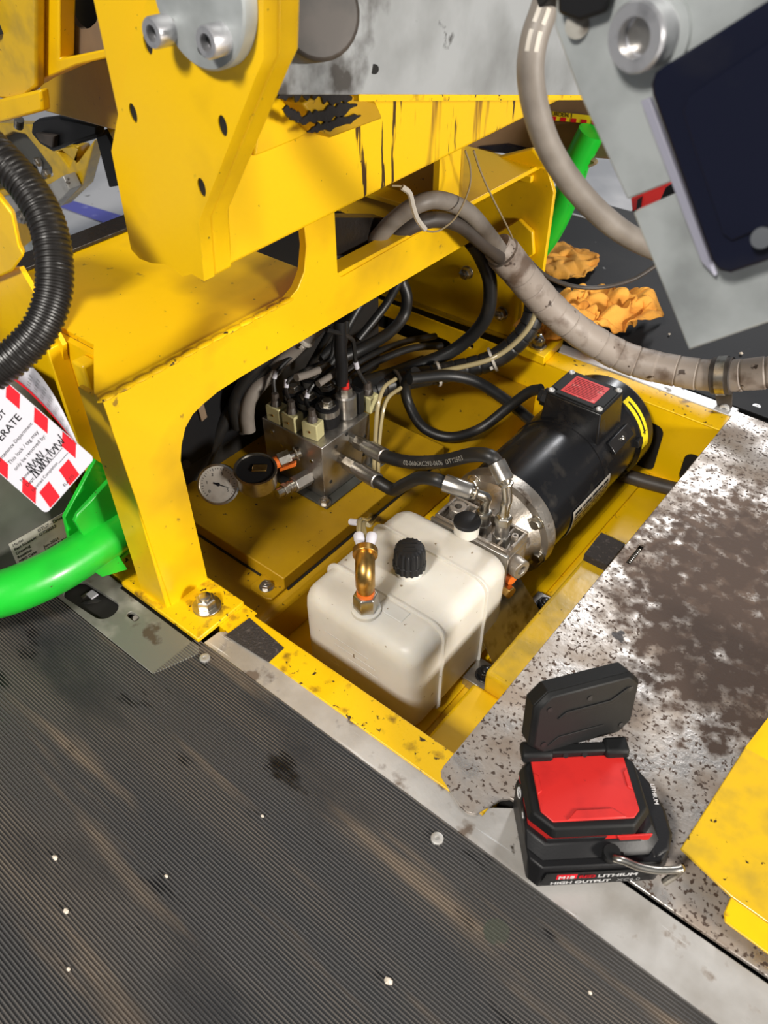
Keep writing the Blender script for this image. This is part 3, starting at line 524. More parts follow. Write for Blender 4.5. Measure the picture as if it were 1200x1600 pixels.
MB().prism([(-2.0392,0.8950,-0.0657),(-1.7003,0.8950,0.0527),(-1.5995,0.8950,0.0890),(-1.5330,0.8950,0.1218),(-1.5226,0.8950,0.0959),(-1.6300,0.8950,0.0248),(-1.7989,0.8950,-0.0375),(-2.0829,0.8950,-0.1324)], (0, -0.03, 0)).build('foot_flange', 'alu_strip', sf, bevel=0.002)
MB().prism([(-1.9147,0.9300,0.1330),(-1.7150,0.9300,0.1502),(-1.6874,0.9300,0.0868),(-1.7609,0.9300,0.0387),(-2.0260,0.9300,-0.0445)], (0, 0.02, 0), holes=[[(-1.7844,0.9300,0.0661),(-1.7285,0.9300,0.1012),(-1.7254,0.9300,0.0787),(-1.7478,0.9300,0.0544),(-1.7796,0.9300,0.0417)]]).build('back_plate', 'cabinet', sf)
mb = MB(); hexbolt(mb, (-1.7192,0.9250,0.0950), (0, -1, 0), 0.010, 0.01); hexbolt(mb, (-1.6951,0.9250,0.0757), (0, -1, 0), 0.010, 0.01); mb.build('bolt', 'steel', sf)
MB().prism([(-1.7706,0.8500,-0.0117),(-1.6730,0.8500,0.0198),(-2.0802,0.8500,-0.6828),(-2.2202,0.8500,-0.7444)], (0, 0.02, 0)).build('lower_leg', 'yellow_shade_grime', sf, bevel=0.004)
mb = MB(); hexbolt(mb, (-1.6970,0.8400,0.0057), (0.3, -1, 0), 0.014, 0.014); mb.build('bolt', 'steel', sf)
MB().prism([(-1.7382,0.8400,-0.0743),(-1.6496,0.8400,-0.0207),(-1.6761,0.8400,-0.0720),(-1.7408,0.8400,-0.0980)], (0, 0.02, 0)).build('foot_tab', 'galv', sf)
ls = MB().prism([(-0.7697,0.3300,0.4240),(-0.7021,0.3300,0.4381),(-0.6851,0.3300,0.4243),(-0.6925,0.3300,0.3932),(-0.6887,0.3300,0.3851),(-0.7220,0.3300,0.3597),(-0.8600,0.3300,0.2925)], (-0.01, 0.008, 0)).build('column_cap', 'yellow', bevel=0.003, seg=3)
tag(ls, 'bright yellow chamfered column cap at the left edge', 'machine bracket')
ls = MB().prism([(-0.8261,0.3380,0.3255),(-0.7232,0.3380,0.3609),(-0.7064,0.3380,0.3316),(-0.6861,0.3380,0.2895),(-0.7231,0.3380,0.1959),(-0.7809,0.3380,0.0537),(-0.8775,0.3380,0.0018),(-0.9507,0.3380,0.1357)], (0, 0.005, 0)).build('gusset_plate', 'yellow')
tag(ls, 'shaded yellow gusset plate behind the corrugated hose', 'plate')

# ================================================================== HYDRAULIC POWER UNIT
AX, AZ = -0.3715, -0.037
hu = thing('hydraulic_power_unit', 'hydraulic power unit with cream tank and black electric motor in the well', 'hydraulic pump', (AX, 0.68, -0.116))
def loft(secs, r, n=6):                 # sections: (y, half width, z bottom, z top, shrink radius)
    mb = MB(); vs = []; k = None
    for y, hw, zb, zt in secs:
        o = rrect(0, 0, 2 * hw, zt - zb, min(r, hw * 0.9, (zt - zb) * .45), n); k = len(o)
        vs += [(AX + a, y, (zb + zt) / 2 + b) for a, b in o]
    m = len(secs)
    fs = [(j * k + i, j * k + (i + 1) % k, (j + 1) * k + (i + 1) % k, (j + 1) * k + i) for j in range(m - 1) for i in range(k)]
    fs += [tuple(range(k)), tuple(range(m * k - 1, (m - 1) * k - 1, -1))]
    return mb.add(vs, fs)
B, T, HW = -0.1145, 0.0355, 0.0815
def sec(y, i): return (y, HW - i, B + i, T - i)
y0, y1 = 0.4035, 0.5985
tank = loft([sec(y0, 0.020), sec(y0 + .0012, .0135), sec(y0 + .004, .0078), sec(y0 + .009, .0035), sec(y0 + .016, .0008), sec(y0 + .022, 0),
             sec(0.4550, 0), sec(0.4552, -.0034), sec(0.4575, -.0034), sec(0.4578, -.0018), sec(0.4600, -.0018), sec(0.4602, 0), sec(0.5395, 0), sec(0.5397, -.0034), sec(0.5420, -.0034), sec(0.5423, -.0018), sec(0.5445, -.0018), sec(0.5447, 0),
             sec(y1 - .022, 0.0005), sec(y1 - .012, .003), sec(y1 - .006, .008), sec(y1 - .0015, .016), sec(y1, .024)], 0.020).build('tank', 'tank', hu, angle=48)
MB().box(AX + 0.005, AX + 0.040, 0.436, 0.453, T - 0.002, T + 0.0008).build('tank_pad', 'tank', tank, bevel=0.0008)
mb = MB()
for zz, x0_, x1_ in ((-0.012, -0.045, 0.020), (-0.024, -0.030, 0.030), (-0.036, -0.010, 0.034)): mb.box(AX + x0_, AX + x1_, y0 - 0.0004, y0 + 0.001, zz, zz + 0.0012)
mb.build('embossed_ridge', 'tank', tank, bevel=0.0003)
tri = [V((AX - 0.040, y0 + .0005, -0.062)), V((AX - 0.026, y0 + .0005, -0.062)), V((AX - 0.033, y0 + .0005, -0.050))]
MB().tube(tri + [tri[0]], 0.0007, 6, k=1).build('embossed_mark', 'tank', tank)
MB().ball((AX - 0.012, y0 + 0.0006, -0.058), 0.0028, 10, 8, (1, 0.5, 1)).build('moulding_dot', 'tank', tank)
# filler cap
p = V((AX, 0.5025, T))
fc = MB().lathe(p + V((0, 0, .008)), (0, 0, 1), [(0, 0.0185), (0.010, 0.0185), (0.0105, 0.0178), (0.026, 0.0172), (0.030, 0.0155), (0.031, 0.012)], n=72, rfun=lambda q: 1 + 0.035 * (1 if math.sin(q * 18) > 0 else -1)).build('filler_cap', 'black_plastic', hu, angle=25)
MB().lathe(p - V((0, 0, .002)), (0, 0, 1), [(0, 0.0165), (0.012, 0.0165)], n=32).build('filler_neck', 'tank', hu)
for i in range(3):
    c_ = p + V((0, 0, 0.0388)) + V((-0.62, 0.78, 0)) * (0.006 - i * 0.006); MB().obox(c_, V((0.78, 0.62, 0)) * (0.0085, 0.006, 0.008)[i], V((-0.62, 0.78, 0)) * 0.0011, (0, 0, 0.0005)).build('cap_ridge', 'dark_plastic', fc)
p = V((-0.3596,0.6009,0.0360))
bc = MB().lathe(p + V((0, 0, .010)), (0, 0, 1), [(0, 0.0165), (0.004, 0.0165), (0.0055, 0.0145)], n=32).build('breather_cap', 'black_plastic', hu)
MB().lathe(p + V((0, 0, -.006)), (0, 0, 1), [(0, 0.0155), (0.016, 0.0155)], n=32).build('breather_neck', 'tank', hu)
# vent fitting with brass elbow
p = V((AX - 0.001, 0.4265, T - 0.001))
MB().lathe(p, (0, 0, 1), [(0, 0.0165), (0.005, 0.0165), (0.006, 0.015)], n=32).build('vent_neck', 'tank', hu)
vn = MB().lathe(p + V((0, 0, .006)), (0, 0, 1), [(0, 0.0125), (0.001, 0.0140), (0.020, 0.0140), (0.022, 0.0125)], n=6, rot=0.3).build('vent_hex', 'zinc', hu, bevel=0.0006)
MB().lathe(p + V((0, 0, .027)), (0, 0, 1), [(0, 0.0098), (0.006, 0.0098)], n=24).build('red_seal', 'orange', vn)
q = p + V((0, 0, .032)); r_ = V((0.7782, 0.628, 0)); b_ = V((-0.628, 0.778, 0))
el = MB().cyl(q, q + V((0, 0, .010)), 0.0090, n=20).tube([q + V((0, 0, .008)), q + V((0, 0, .022)), q + V((0, 0, .030)) + b_ * 0.006, q + V((0, 0, .034)) + b_ * 0.016, q + V((0, 0, .036)) + b_ * 0.026], 0.0105, 16).cyl(q + V((0, 0, .0355)) + b_ * 0.018, q + V((0, 0, .0365)) + b_ * 0.026, 0.0135, n=20).build('brass_elbow', 'brass', hu, bevel=0.0005)
for s in (-1, 1):
    a = q + V((0, 0, .038)) + b_ * 0.026 + r_ * 0.0045 * s
    c = MB().lathe(a, b_ * 0.8 + V((0, 0, .35)) + r_ * 0.15 * s, [(0, 0.0045), (0.008, 0.0050), (0.010, 0.0058), (0.016, 0.0058), (0.018, 0.0045)], n=14).build('tube_clip', 'white', el)
# pump block, valve head
pb = MB().box(-0.4075, -0.3000, 0.6010, 0.6480, -0.030, 0.0180).box(-0.4075, -0.3000, 0.6010, 0.6055, 0.018, 0.0320).box(-0.4075, -0.3000, 0.6435, 0.648, 0.018, 0.032).box(-0.3045, -0.300, 0.6055, 0.6435, 0.018, 0.032).box(-0.4075, -0.403, 0.6055, 0.6435, 0.018, 0.032)
for xx in (-0.385, -0.358, -0.318): pb.box(xx - 0.0015, xx + 0.0015, 0.605, 0.644, 0.018, 0.0310)
pbo = pb.build('pump_block', 'cast', hu, bevel=0.0012)
MB().box(-0.4100, -0.2975, 0.5960, 0.6010, -0.045, 0.0290).build('gasket_plate', 'steel', hu, bevel=0.001)
for xx, yy, rr in ((-0.3905, 0.628, 0.0115), (-0.372, 0.6195, 0.0060), (-0.367, 0.633, 0.0050), (-0.3075, 0.628, 0.0045)):
    MB().lathe((xx, yy, 0.012), (0, 0, 1), [(0, rr), (0.023, rr), (0.024, rr * .9), (0.024, rr * .42), (0.014, rr * .42)], n=24).build('port_boss', 'cast', hu)
MB().lathe((-0.3005, 0.617, 0.002), (1, -0.25, 0), [(0, 0.013), (0.016, 0.013), (0.0165, 0.0115), (0.0165, 0.006), (0.010, 0.006)], n=24).build('side_plug', 'cast', hu, bevel=0.0005)
MB().lathe((-0.302, 0.603, -0.030), (1, -0.2, 0), [(0, 0.009), (0.014, 0.009), (0.015, 0.008)], n=6).build('drain_plug', 'brass', hu, bevel=0.0005)
MB().cyl((-0.302, 0.612, -0.018), (-0.293, 0.610, -0.018), 0.008, n=18).build('orange_seal', 'orange', hu)
MB().box(-0.41, -0.31, 0.60, 0.66, -0.10, -0.03).build('pump_body', 'cast', hu, bevel=0.006)
# adapter flange
MB().lathe((AX, 0.648, AZ), (0, 1, 0), [(0, 0.050), (0.012, 0.052), (0.028, 0.058), (0.040, 0.064), (0.048, 0.0695), (0.050, 0.0785), (0.066, 0.0795), (0.070, 0.0785)], n=64, rfun=lambda q: 1.0).build('adapter_flange', 'cast', hu, angle=30)
for a in (35, 125, 215, 305, -12):
    c = V((AX + 0.0700 * math.cos(math.radians(a)), 0.697, AZ + 0.0700 * math.sin(math.radians(a)))); mb = MB(); hexbolt(mb, c, (0, -1, 0), 0.0085, 0.007, 0.0105, dome=False); mb.build('flange_bolt', 'zinc', hu, bevel=0.0005)
# motor
mo = MB().lathe((AX, 0.718, AZ), (0, 1, 0), [(0, 0.0745), (0.002, 0.0750), (0.140, 0.0750), (0.1402, 0.0763), (0.246, 0.0763), (0.2462, 0.0740), (0.2500, 0.0740)], n=72).build('motor_shell', 'black_paint', hu, angle=30)
MB().lathe((AX, 0.962, AZ - 0.004), (0, 1, 0), [(0, 0.0765), (0.004, 0.0815), (0.044, 0.0815), (0.050, 0.078), (0.054, 0.060)], n=72).build('fan_cowl', 'black_paint', hu, angle=30)
for a in (15, -35, -75): MB().obox((AX + 0.0790 * math.cos(math.radians(a)), 0.960, AZ + 0.0790 * math.sin(math.radians(a))), (0, 0.008, 0), (0.006 * -math.sin(math.radians(a)), 0, 0.006 * math.cos(math.radians(a))), (0.004 * math.cos(math.radians(a)), 0, 0.004 * math.sin(math.radians(a)))).build('cowl_clip', 'black_plastic', hu, bevel=0.001)
def patch(name, material, y0, y1, a0, a1, r, t=0.0005, n=14, az=AZ):
    vs = []; 
    for rr in (r, r + t):
        for i in range(n + 1):
            a = math.radians(a0 + (a1 - a0) * i / n)
            for y in (y0, y1): vs.append((AX + rr * math.cos(a), y, az + rr * math.sin(a)))
    k = (n + 1) * 2; fs = []
    for i in range(n):
        j = 2 * i; fs += [(j, j + 1, j + 3, j + 2), (k + j, k + j + 2, k + j + 3, k + j + 1), (j, j + 2, k + j + 2, k + j), (j + 1, k + j + 1, k + j + 3, j + 3)]
    fs += [(0, k, k + 1, 1), (2 * n, 2 * n + 1, k + 2 * n + 1, k + 2 * n)]
    return MB().add(vs, fs).build(name, material, hu)
patch('arrow_label', 'yellow_label', 0.9690, 0.9880, 6, 64, 0.0816, az=AZ - 0.004)
def onmotor(y, a, r, az=AZ - 0.004): a = math.radians(a); return V((AX + r * math.cos(a), y, az + r * math.sin(a)))
mb = MB()
for a in range(20, 60, 4):
    q = [onmotor(0.9765, a, 0.0823), onmotor(0.9805, a, 0.0823), onmotor(0.9805, a + 4, 0.0823), onmotor(0.9765, a + 4, 0.0823)]; mb.add(q, [(0, 1, 2, 3)])
q = [onmotor(0.9730, 24, 0.0823), onmotor(0.9840, 24, 0.0823), onmotor(0.9785, 10, 0.0823)]; mb.add(q, [(0, 1, 2)])
mb.build('rotation_arrow', 'ink', hu, smooth=False)
npl = patch('motor_nameplate', 'silver_label', 0.768, 0.874, -38, 12, 0.0768, 0.0005)
def wrap_text(s, size, yc, a, r, material, parent):
    vs, fs = text_mesh(s, size, 0.0)
    vs = [onmotor(yc + p.x, a + math.degrees(p.y / r), r, AZ) for p in vs]
    MB().add(vs, fs).build('label_text', material, parent, smooth=False, recalc=False)
mb = MB(); rq = random.Random(2)
def bar(y0_, y1_, a0_, a1_):
    mb.add([onmotor(y0_, a0_, 0.0776, AZ), onmotor(y1_, a0_, 0.0776, AZ), onmotor(y1_, a1_, 0.0776, AZ), onmotor(y0_, a1_, 0.0776, AZ)], [(0, 1, 2, 3)])
for row in range(9):
    y_ = 0.773; top_ = 8.5 - row * 5.0; th = 3.2 if row == 0 else 1.7
    while y_ < 0.866:
        w_ = rq.uniform(0.004, 0.013) * (1.4 if row == 0 else 1); bar(y_, min(y_ + w_, 0.869), top_ - th, top_); y_ += w_ + rq.uniform(0.0015, 0.004)
mb.build('label_print', 'ink', npl, smooth=False, recalc=False)
# junction box
jx0, jx1, jy0, jy1, jz0, jz1 = -0.4115, -0.3275, 0.8700, 0.9385, 0.000, 0.0690
jb = MB()
vs = [(jx0 - .004, jy0 - .006, jz0), (jx1 + .010, jy0 - .006, jz0), (jx1 + .010, jy1, jz0), (jx0 - .004, jy1, jz0), (jx0, jy0, jz1), (jx1, jy0, jz1), (jx1, jy1, jz1), (jx0, jy1, jz1)]
jb.add(vs, [(3, 2, 1, 0), (4, 5, 6, 7), (0, 1, 5, 4), (1, 2, 6, 5), (2, 3, 7, 6), (3, 0, 4, 7)])
jbo = jb.build('junction_box', 'black_paint', hu, bevel=0.003, seg=3)
MB().box(jx0 - .001, jx1 + .001, jy0 - .001, jy1 + .001, jz1 + .0003, jz1 + .003).build('box_cover', 'dark_plastic', jbo, bevel=0.0014, seg=3)
cx, cy = (jx0 + jx1) / 2, (jy0 + jy1) / 2
c2 = [(-0.030, -0.033), (0.030, -0.033), (0.032, -0.024), (0.041, -0.022), (0.041, 0.022), (0.032, 0.024), (0.030, 0.033), (-0.030, 0.033), (-0.032, 0.024), (-0.041, 0.022), (-0.041, -0.022), (-0.032, -0.024)]
MB().prism([(cx + a * .97, cy + b * .97, jz1 + .003) for a, b in c2], (0, 0, 0.0018)).build('raised_panel', 'dark_plastic', jbo, bevel=0.0008)
rl = MB().prism([(cx + a, cy + b, jz1 + .0048) for a, b in ((-0.026, -0.0235), (0.026, -0.0235), (0.026, 0.0235), (-0.026, 0.0235))], (0, 0, 0.0004)).build('red_label', 'red_label', jbo)
mb = MB()
for i in range(11):
    y = cy - 0.019 + i * 0.0037; mb.box(cx - 0.021 - random.random() * 0.003, cx + 0.018 + random.random() * 0.006, y, y + 0.0009, jz1 + .0051, jz1 + .0054)
mb.build('label_print', 'ink', rl, smooth=False)
for sx in (-1, 1):
    for sy in (-1, 1):
        MB().lathe((cx + sx * 0.0370, cy + sy * 0.0290, jz1 + .003), (0, 0, 1), [(0, 0.0046), (0.0018, 0.0046), (0.003, 0.0032), (0.0018, 0.001)], n=14).build('cover_screw', 'alu_bright', jbo)
MB().lathe((jx0 + 0.002, cy - 0.012, 0.045), (-1, -0.15, 0.15), [(0, 0.011), (0.006, 0.011), (0.007, 0.0135), (0.016, 0.0135), (0.017, 0.010), (0.022, 0.009)], n=8).build('cable_gland', 'black_plastic', jbo)
MB().obox((AX + 0.064, 0.915, AZ + 0.047), (0, 0.030, 0), (0.007, 0, -0.007), (0.002, 0, 0.002)).build('box_foot', 'black_paint', jbo, bevel=0.001)
MB().lathe((AX + 0.066, 0.915, AZ + 0.049), (0.7, 0, 0.7), [(0, 0.0035), (0.003, 0.0033), (0.004, 0.002)], n=14).build('earth_screw', 'zinc', jbo)
# mounting foot bracket under the pump
fbk = MB().prism([(-0.304, 0.545, -0.045), (-0.262, 0.540, -0.1020), (-0.262, 0.652, -0.1020), (-0.304, 0.645, -0.045), (-0.318, 0.645, -0.045), (-0.318, 0.545, -0.045)], (0.001, 0, -0.003)).build('foot_bracket', 'zinc', hu, bevel=0.001)
for yy in (0.526, 0.668):
    MB().box(-0.290, -0.257, yy - 0.019, yy + 0.019, -0.1195, -0.1020).build('bracket_foot', 'steel', hu, bevel=0.001)
    mb = MB(); hexbolt(mb, (-0.270, yy, -0.1018), (0, 0, 1), 0.0095, 0.008, 0.012); mb.build('foot_bolt', 'black_paint', hu, bevel=0.0005)
MB().box(AX - 0.05, AX + 0.03, 0.72, 0.95, -0.120, -0.110).build('motor_base', 'black_paint', hu)

# ================================================================== HYDRAULIC HOSES with crimped ends
def hosetext(s, pts, s0, size, r, ang, parent, material='dim_print'):
    P = smooth_pts(pts, 10); cum = [0]
    for i in range(1, len(P)): cum.append(cum[-1] + (P[i] - P[i - 1]).length)
    vs, fs = text_mesh(s, size, 0.0); out = []
    for p in vs:
        L = s0 + p.x; i = 0
        while i < len(P) - 2 and cum[i + 1] < L: i += 1
        t = (L - cum[i]) / max(1e-6, cum[i + 1] - cum[i]); c = P[i].lerp(P[i + 1], t); d = (P[i + 1] - P[i]).normalized()
        side = (V((0, 0, 0.7)) - c).normalized(); side = (side - d * side.dot(d)).normalized(); up = side.cross(d)
        a = ang + p.y / r; out.append(c + (side * math.cos(a) + up * math.sin(a)) * (r + 0.0003))
    return MB().add(out, fs).build('hose_print', material, parent, smooth=False, recalc=False)
def hyd_hose(label, blockp, mid, end_el, end_base, r=0.0088, txt=None):
    b = V(blockp); t = thing('hydraulic_hose', label, 'hose', b, group='hydraulic hoses from valve block to pump')
    d = (V(mid[0]) - b).normalized(); L = (V(mid[0]) - b).length
    MB().cyl(b - d * 0.002, b + d * L * .16, 0.0075, n=6).build('block_adapter', 'zinc', t, bevel=0.0004)
    MB().cyl(b + d * L * .17, b + d * L * .42, 0.0100, n=6, rot=0.5).build('swivel_nut', 'zinc', t, bevel=0.0006)
    MB().cyl(b + d * L * .42, b + d * L * .55, 0.0088, n=20).lathe(b + d * L * .55, d, [(0, 0.0078), (0.001, 0.0105), (L * .44, 0.0105), (L * .45, 0.0092)], n=40, rfun=lambda q: 1 + 0.012 * math.sin(q * 10)).build('crimp_ferrule', 'steel', t)
    e = [V(p) for p in end_el]; pts = [b + d * L * .8] + [V(p) for p in mid] + [e[0], e[0].lerp(e[1], .6)]
    ho = MB().tube(pts, r, 16, 10).build('hose_sleeve', 'hose', t)
    MB().lathe(e[0], e[1] - e[0], [(0, 0.0092), (0.001, 0.0108), ((e[1] - e[0]).length * .93, 0.0108), ((e[1] - e[0]).length, 0.009)], n=40, rfun=lambda q: 1 + 0.012 * math.sin(q * 10)).build('crimp_ferrule', 'steel', t)
    bs = V(end_base); 
    MB().tube([e[0].lerp(e[1], .8)] + e[1:] + [bs + V((0, 0, (e[-1].z - bs.z) * .55))], 0.0062, 14, 8).ring(e[1] + (e[2] - e[1]) * .12, e[2] - e[1], 0.0068, 0.0022, 24, 8).build('elbow_pipe', 'zinc', t)
    h = e[-1].z - bs.z
    MB().lathe(bs + V((0, 0, h * .42)), (0, 0, 1), [(0, 0.0105), (h * .22, 0.0105), (h * .26, 0.0085)], n=6).build('elbow_nut', 'zinc', t, bevel=0.0006)
    MB().cyl(bs + V((0, 0, -0.014)), bs + V((0, 0, h * .45)), 0.0088, n=20).cyl(bs + V((0, 0, -0.014)), bs + V((0, 0, 0.002)), 0.0112, n=6).build('pump_adapter', 'steel', t, bevel=0.0005)
    if txt: hosetext(txt, pts, 0.052, 0.0080, r, -0.45, t)
    return t
b1 = V((-0.3235, 0.6235, 0.030)); b2 = V((-0.3525, 0.6265, 0.030))
hyd_hose('black hydraulic hose in the upper run, printed, from valve block to pump', (-0.5790,0.6440,0.0420), [(-0.5088,0.6280,0.0567)] + [(-0.4696,0.6300,0.0656),(-0.4209,0.6300,0.0912),(-0.3810,0.6300,0.1209),(-0.3579,0.6300,0.1314)], [(-0.3473,0.6320,0.1260), (-0.3287,0.6260,0.1109), V((b1.x, b1.y + .002, 0.088)), V((b1.x, b1.y, 0.078))], b1, txt='02-0606XC292-0606  DT12503')
hyd_hose('black hydraulic hose in the lower run sagging between valve block and pump', (-0.5790,0.6190,0.0230), [(-0.4980,0.6000,0.0385)] + [(-0.4732,0.6020,0.0363),(-0.4579,0.6020,0.0521),(-0.4336,0.6020,0.0764),(-0.4099,0.6020,0.0868)], [(-0.3995,0.6060,0.0847), (-0.3648,0.6150,0.0822), V((b2.x, b2.y + .001, 0.072)), V((b2.x, b2.y, 0.062))], b2, r=0.0084)

# ================================================================== VALVE BLOCK
vb = thing('valve_block', 'steel hydraulic valve block with solenoid coils on the cover box', 'valve block', (-0.635, 0.63, -0.03))
bx0, bx1, by0, by1, bz0, bz1 = -0.690, -0.5795, 0.5845, 0.6830, -0.026, 0.0620
MB().box(-0.712, -0.5655, 0.5720, 0.700, -0.030, -0.0265).build('base_plate', 'cabinet', vb, bevel=0.0008)
MB().box(bx0, bx1, by0, by1, bz0, bz1).build('manifold_body', 'steel', vb, bevel=0.0012)
mb = MB(); hexbolt(mb, (-0.5745, 0.578, -0.0265), (0, 0, 1), 0.0065, 0.007, 0.009); mb.build('base_bolt', 'steel', vb)
for p in ((bx1, 0.612, 0.048), (bx1, 0.634, 0.056), (bx1, 0.598, -0.004), (bx1, 0.668, 0.0), (bx1, 0.672, 0.030)):
    MB().cyl((p[0] - .001, p[1], p[2]), (p[0] + .0006, p[1], p[2]), 0.0028, n=12).build('port_plug', 'dark', vb)
for p in ((-0.672, 0.046), (-0.600, 0.030), (-0.655, 0.030)):
    MB().cyl((p[0], by0 + .001, p[1]), (p[0], by0 - .0008, p[1]), 0.0028, n=12).build('port_plug', 'chrome', vb)
# coils
coils = [(-0.6085, 0.630, 0.016, 0.030, 'black_plastic'), (-0.6450, 0.632, 0.016, 0.026, 'black_plastic'), (-0.6750, 0.634, 0.015, 0.024, 'black_plastic'), (-0.640, 0.664, 0.015, 0.026, 'black_plastic'), (-0.672, 0.668, 0.016, 0.032, 'black_plastic')]
for x, y, r, h, m in coils:
    c = MB().lathe((x, y, bz1), (0, 0, 1), [(0, r * .9), (0.004, r), (h, r), (h + .001, r * .9)], n=28).build('solenoid_coil', m, vb)
    MB().lathe((x, y, bz1 + h * .62), (0, 0, 1), [(0, r * 1.02), (0.002, r * 1.04), (h * .3, r * 1.02)], n=28).build('coil_band', 'steel', c)
    MB().lathe((x, y, bz1 + h), (0, 0, 1), [(0, r * .75), (0.0025, r * .75), (0.003, r * .48), (0.008, r * .48), (0.009, r * .4)], n=6).build('coil_nut', 'zinc', c, bevel=0.0004)
c = MB().lathe((-0.6015, 0.6600, bz1), (0, 0, 1), [(0, 0.012), (0.003, 0.0145), (0.034, 0.0145), (0.036, 0.0125)], n=28).build('valve_cartridge', 'steel', vb)
MB().lathe((-0.6015, 0.6600, bz1 + .036), (0, 0, 1), [(0, 0.009), (0.010, 0.009)], n=6).build('cartridge_hex', 'steel', c)
MB().lathe((-0.6015, 0.6600, bz1 + .046), (0, 0, 1), [(0, 0.0055), (0.009, 0.0055)], n=18).build('red_cap', 'red', c)
MB().box(-0.612, -0.588, 0.672, 0.6825, bz1, bz1 + 0.036).build('coil_side', 'black_plastic', c, bevel=0.001)
# plug connectors with labelled leads
def plug(x, y, z, yaw, lead, dark=False):
    m = Matrix.Translation((x, y, z)) @ Matrix.Rotation(math.radians(yaw), 4, 'Z')
    o = MB().box(-0.0120, 0.0120, -0.0090, 0.0090, 0, 0.025).xf(m).build('plug_connector', 'cream', vb, bevel=0.0015)
    MB().lathe((x, y, z + 0.025), (0, 0, 1), [(0, 0.0078), (0.008, 0.0062), (0.009, 0.0052), (0.018, 0.0045)], n=8).build('plug_boot', 'hose_dark', o)
    MB().cyl(m @ V((0, -0.0088, 0.012)), m @ V((0, -0.0097, 0.012)), 0.0018, n=8).build('plug_screw', 'brass', o)
    pts = [V((x, y, z + 0.036))] + [V(q) for q in lead]
    l = MB().tube(pts, 0.0029, 8).build('plug_lead', 'hose', o)
    P = smooth_pts(pts, 8); i = len(P) // 5; d = (P[i + 1] - P[i]).normalized()
    MB().cyl(P[i], P[i] + d * 0.011, 0.0035, n=10).build('wire_marker', 'white', o)
plug(-0.6690, 0.5945, bz1, 4, [(-0.6800,0.6055,0.1172),(-0.6800,0.6217,0.1291),(-0.6800,0.6598,0.1376),(-0.6800,0.6990,0.1444),(-0.6800,0.7261,0.1523)])
plug(-0.6400, 0.5950, bz1, 0, [(-0.6600,0.6070,0.1085),(-0.6600,0.6183,0.1208),(-0.6600,0.6617,0.1173),(-0.6600,0.6941,0.1138),(-0.6600,0.7065,0.1382),(-0.6600,0.7136,0.1645)])
plug(-0.6060, 0.5980, bz1, 10, [(-0.6300,0.6127,0.1010),(-0.6300,0.6292,0.1175),(-0.6300,0.6574,0.1232),(-0.6300,0.6875,0.1254),(-0.6300,0.6893,0.1570),(-0.6300,0.6723,0.1881)])
plug(-0.5930, 0.6960, bz1 - 0.004, 0, [(-0.6000,0.6830,0.1273),(-0.6000,0.6781,0.1636),(-0.6000,0.6748,0.1745),(-0.6000,0.6569,0.1899),(-0.6000,0.6283,0.2090)])
mb = MB().tube([(-0.6300,0.5990,0.1427),(-0.6300,0.6189,0.1375),(-0.6300,0.6406,0.1335)], 0.0052, 10).tube([(-0.6200,0.6274,0.1225),(-0.6200,0.6501,0.1229),(-0.6200,0.6694,0.1232)], 0.0048, 10); mb.build('marker_sleeve', 'hose_grey', vb)
tl = MB().tube([(-0.6050,0.6568,0.1135),(-0.6050,0.6586,0.1423),(-0.6050,0.6575,0.1666),(-0.6050,0.6588,0.2071)], 0.0085, 12).build('tall_solenoid', 'black_plastic', vb)
# gauges and test fittings on the front face
def gauge(name, label, c, nrm, r, dep, face, lines=True):
    c = V(c); nrm = V(nrm).normalized(); t = thing(name, label, 'pressure gauge', c, group='pressure gauges at the valve block')
    MB().lathe(c - nrm * dep, nrm, [(0, r * .86), (0.002, r * .97), (dep - 0.003, r * .97), (dep - 0.002, r * 1.05), (dep + .001, r * 1.05), (dep + .0015, r * .95), (dep - .0015, r * .92)], n=48).build('case', 'zinc', t)
    MB().cyl(c - nrm * .0015, c - nrm * .0009, r * .94, n=40).build('dial', face, t)
    up = V((0.0, 0, 1)); up = (up - nrm * up.dot(nrm)).normalized(); rt = up.cross(nrm)
    if lines:
        mb = MB()
        for i in range(28):
            a = math.radians(-130 + i * 260 / 27); e = rt * math.sin(a) + up * math.cos(a); o = nrm.cross(e)
            l = 0.13 if i % 4 == 0 else 0.07
            mb.obox(c - nrm * .0006 + e * r * (.84 - l / 2), e * r * l / 2, o * r * .012, nrm * .0001)
        mb.build('tick_marks', 'ink', t, smooth=False)
        for i, s in enumerate(('0', '1', '2', '3', '4', '5')):
            a = math.radians(-125 + i * 50); e = rt * math.sin(a) + up * math.cos(a)
            text('numeral', s, r * .22, 'ink', basis(c - nrm * .0006 + e * r * .56 - up * r * .07 - rt * r * .06, rt, up), t)
        a = math.radians(112); e = rt * math.sin(a) + up * math.cos(a); o = nrm.cross(e)
        MB().add([c + o * r * .05 - e * r * .25, c - o * r * .05 - e * r * .25, c + e * r * .72], [(0, 1, 2)]).cyl(c - nrm * .0006, c + nrm * .0006, r * .09, n=12).build('needle', 'ink', t)
    return t
g1 = gauge('pressure_gauge', 'round pressure gauge with a white dial facing the camera', (-0.6680,0.4773,0.0242), (0.62, -0.62, 0.55), 0.0262, 0.022, 'silver_label')
g2 = gauge('pressure_gauge', 'steel pressure gauge lying face up beside the white dial gauge', (-0.6300,0.5115,0.0477), (0.12, -0.10, 0.98), 0.0270, 0.028, 'black_plastic', lines=False)
c = V((-0.6300,0.5115,0.0477)); MB().obox(c + V((.004, .004, .0012)), (.007, .006, 0), (-.004, .005, 0), (0, 0, .0012)).build('dial_badge', 'brass', g2, bevel=0.0005)
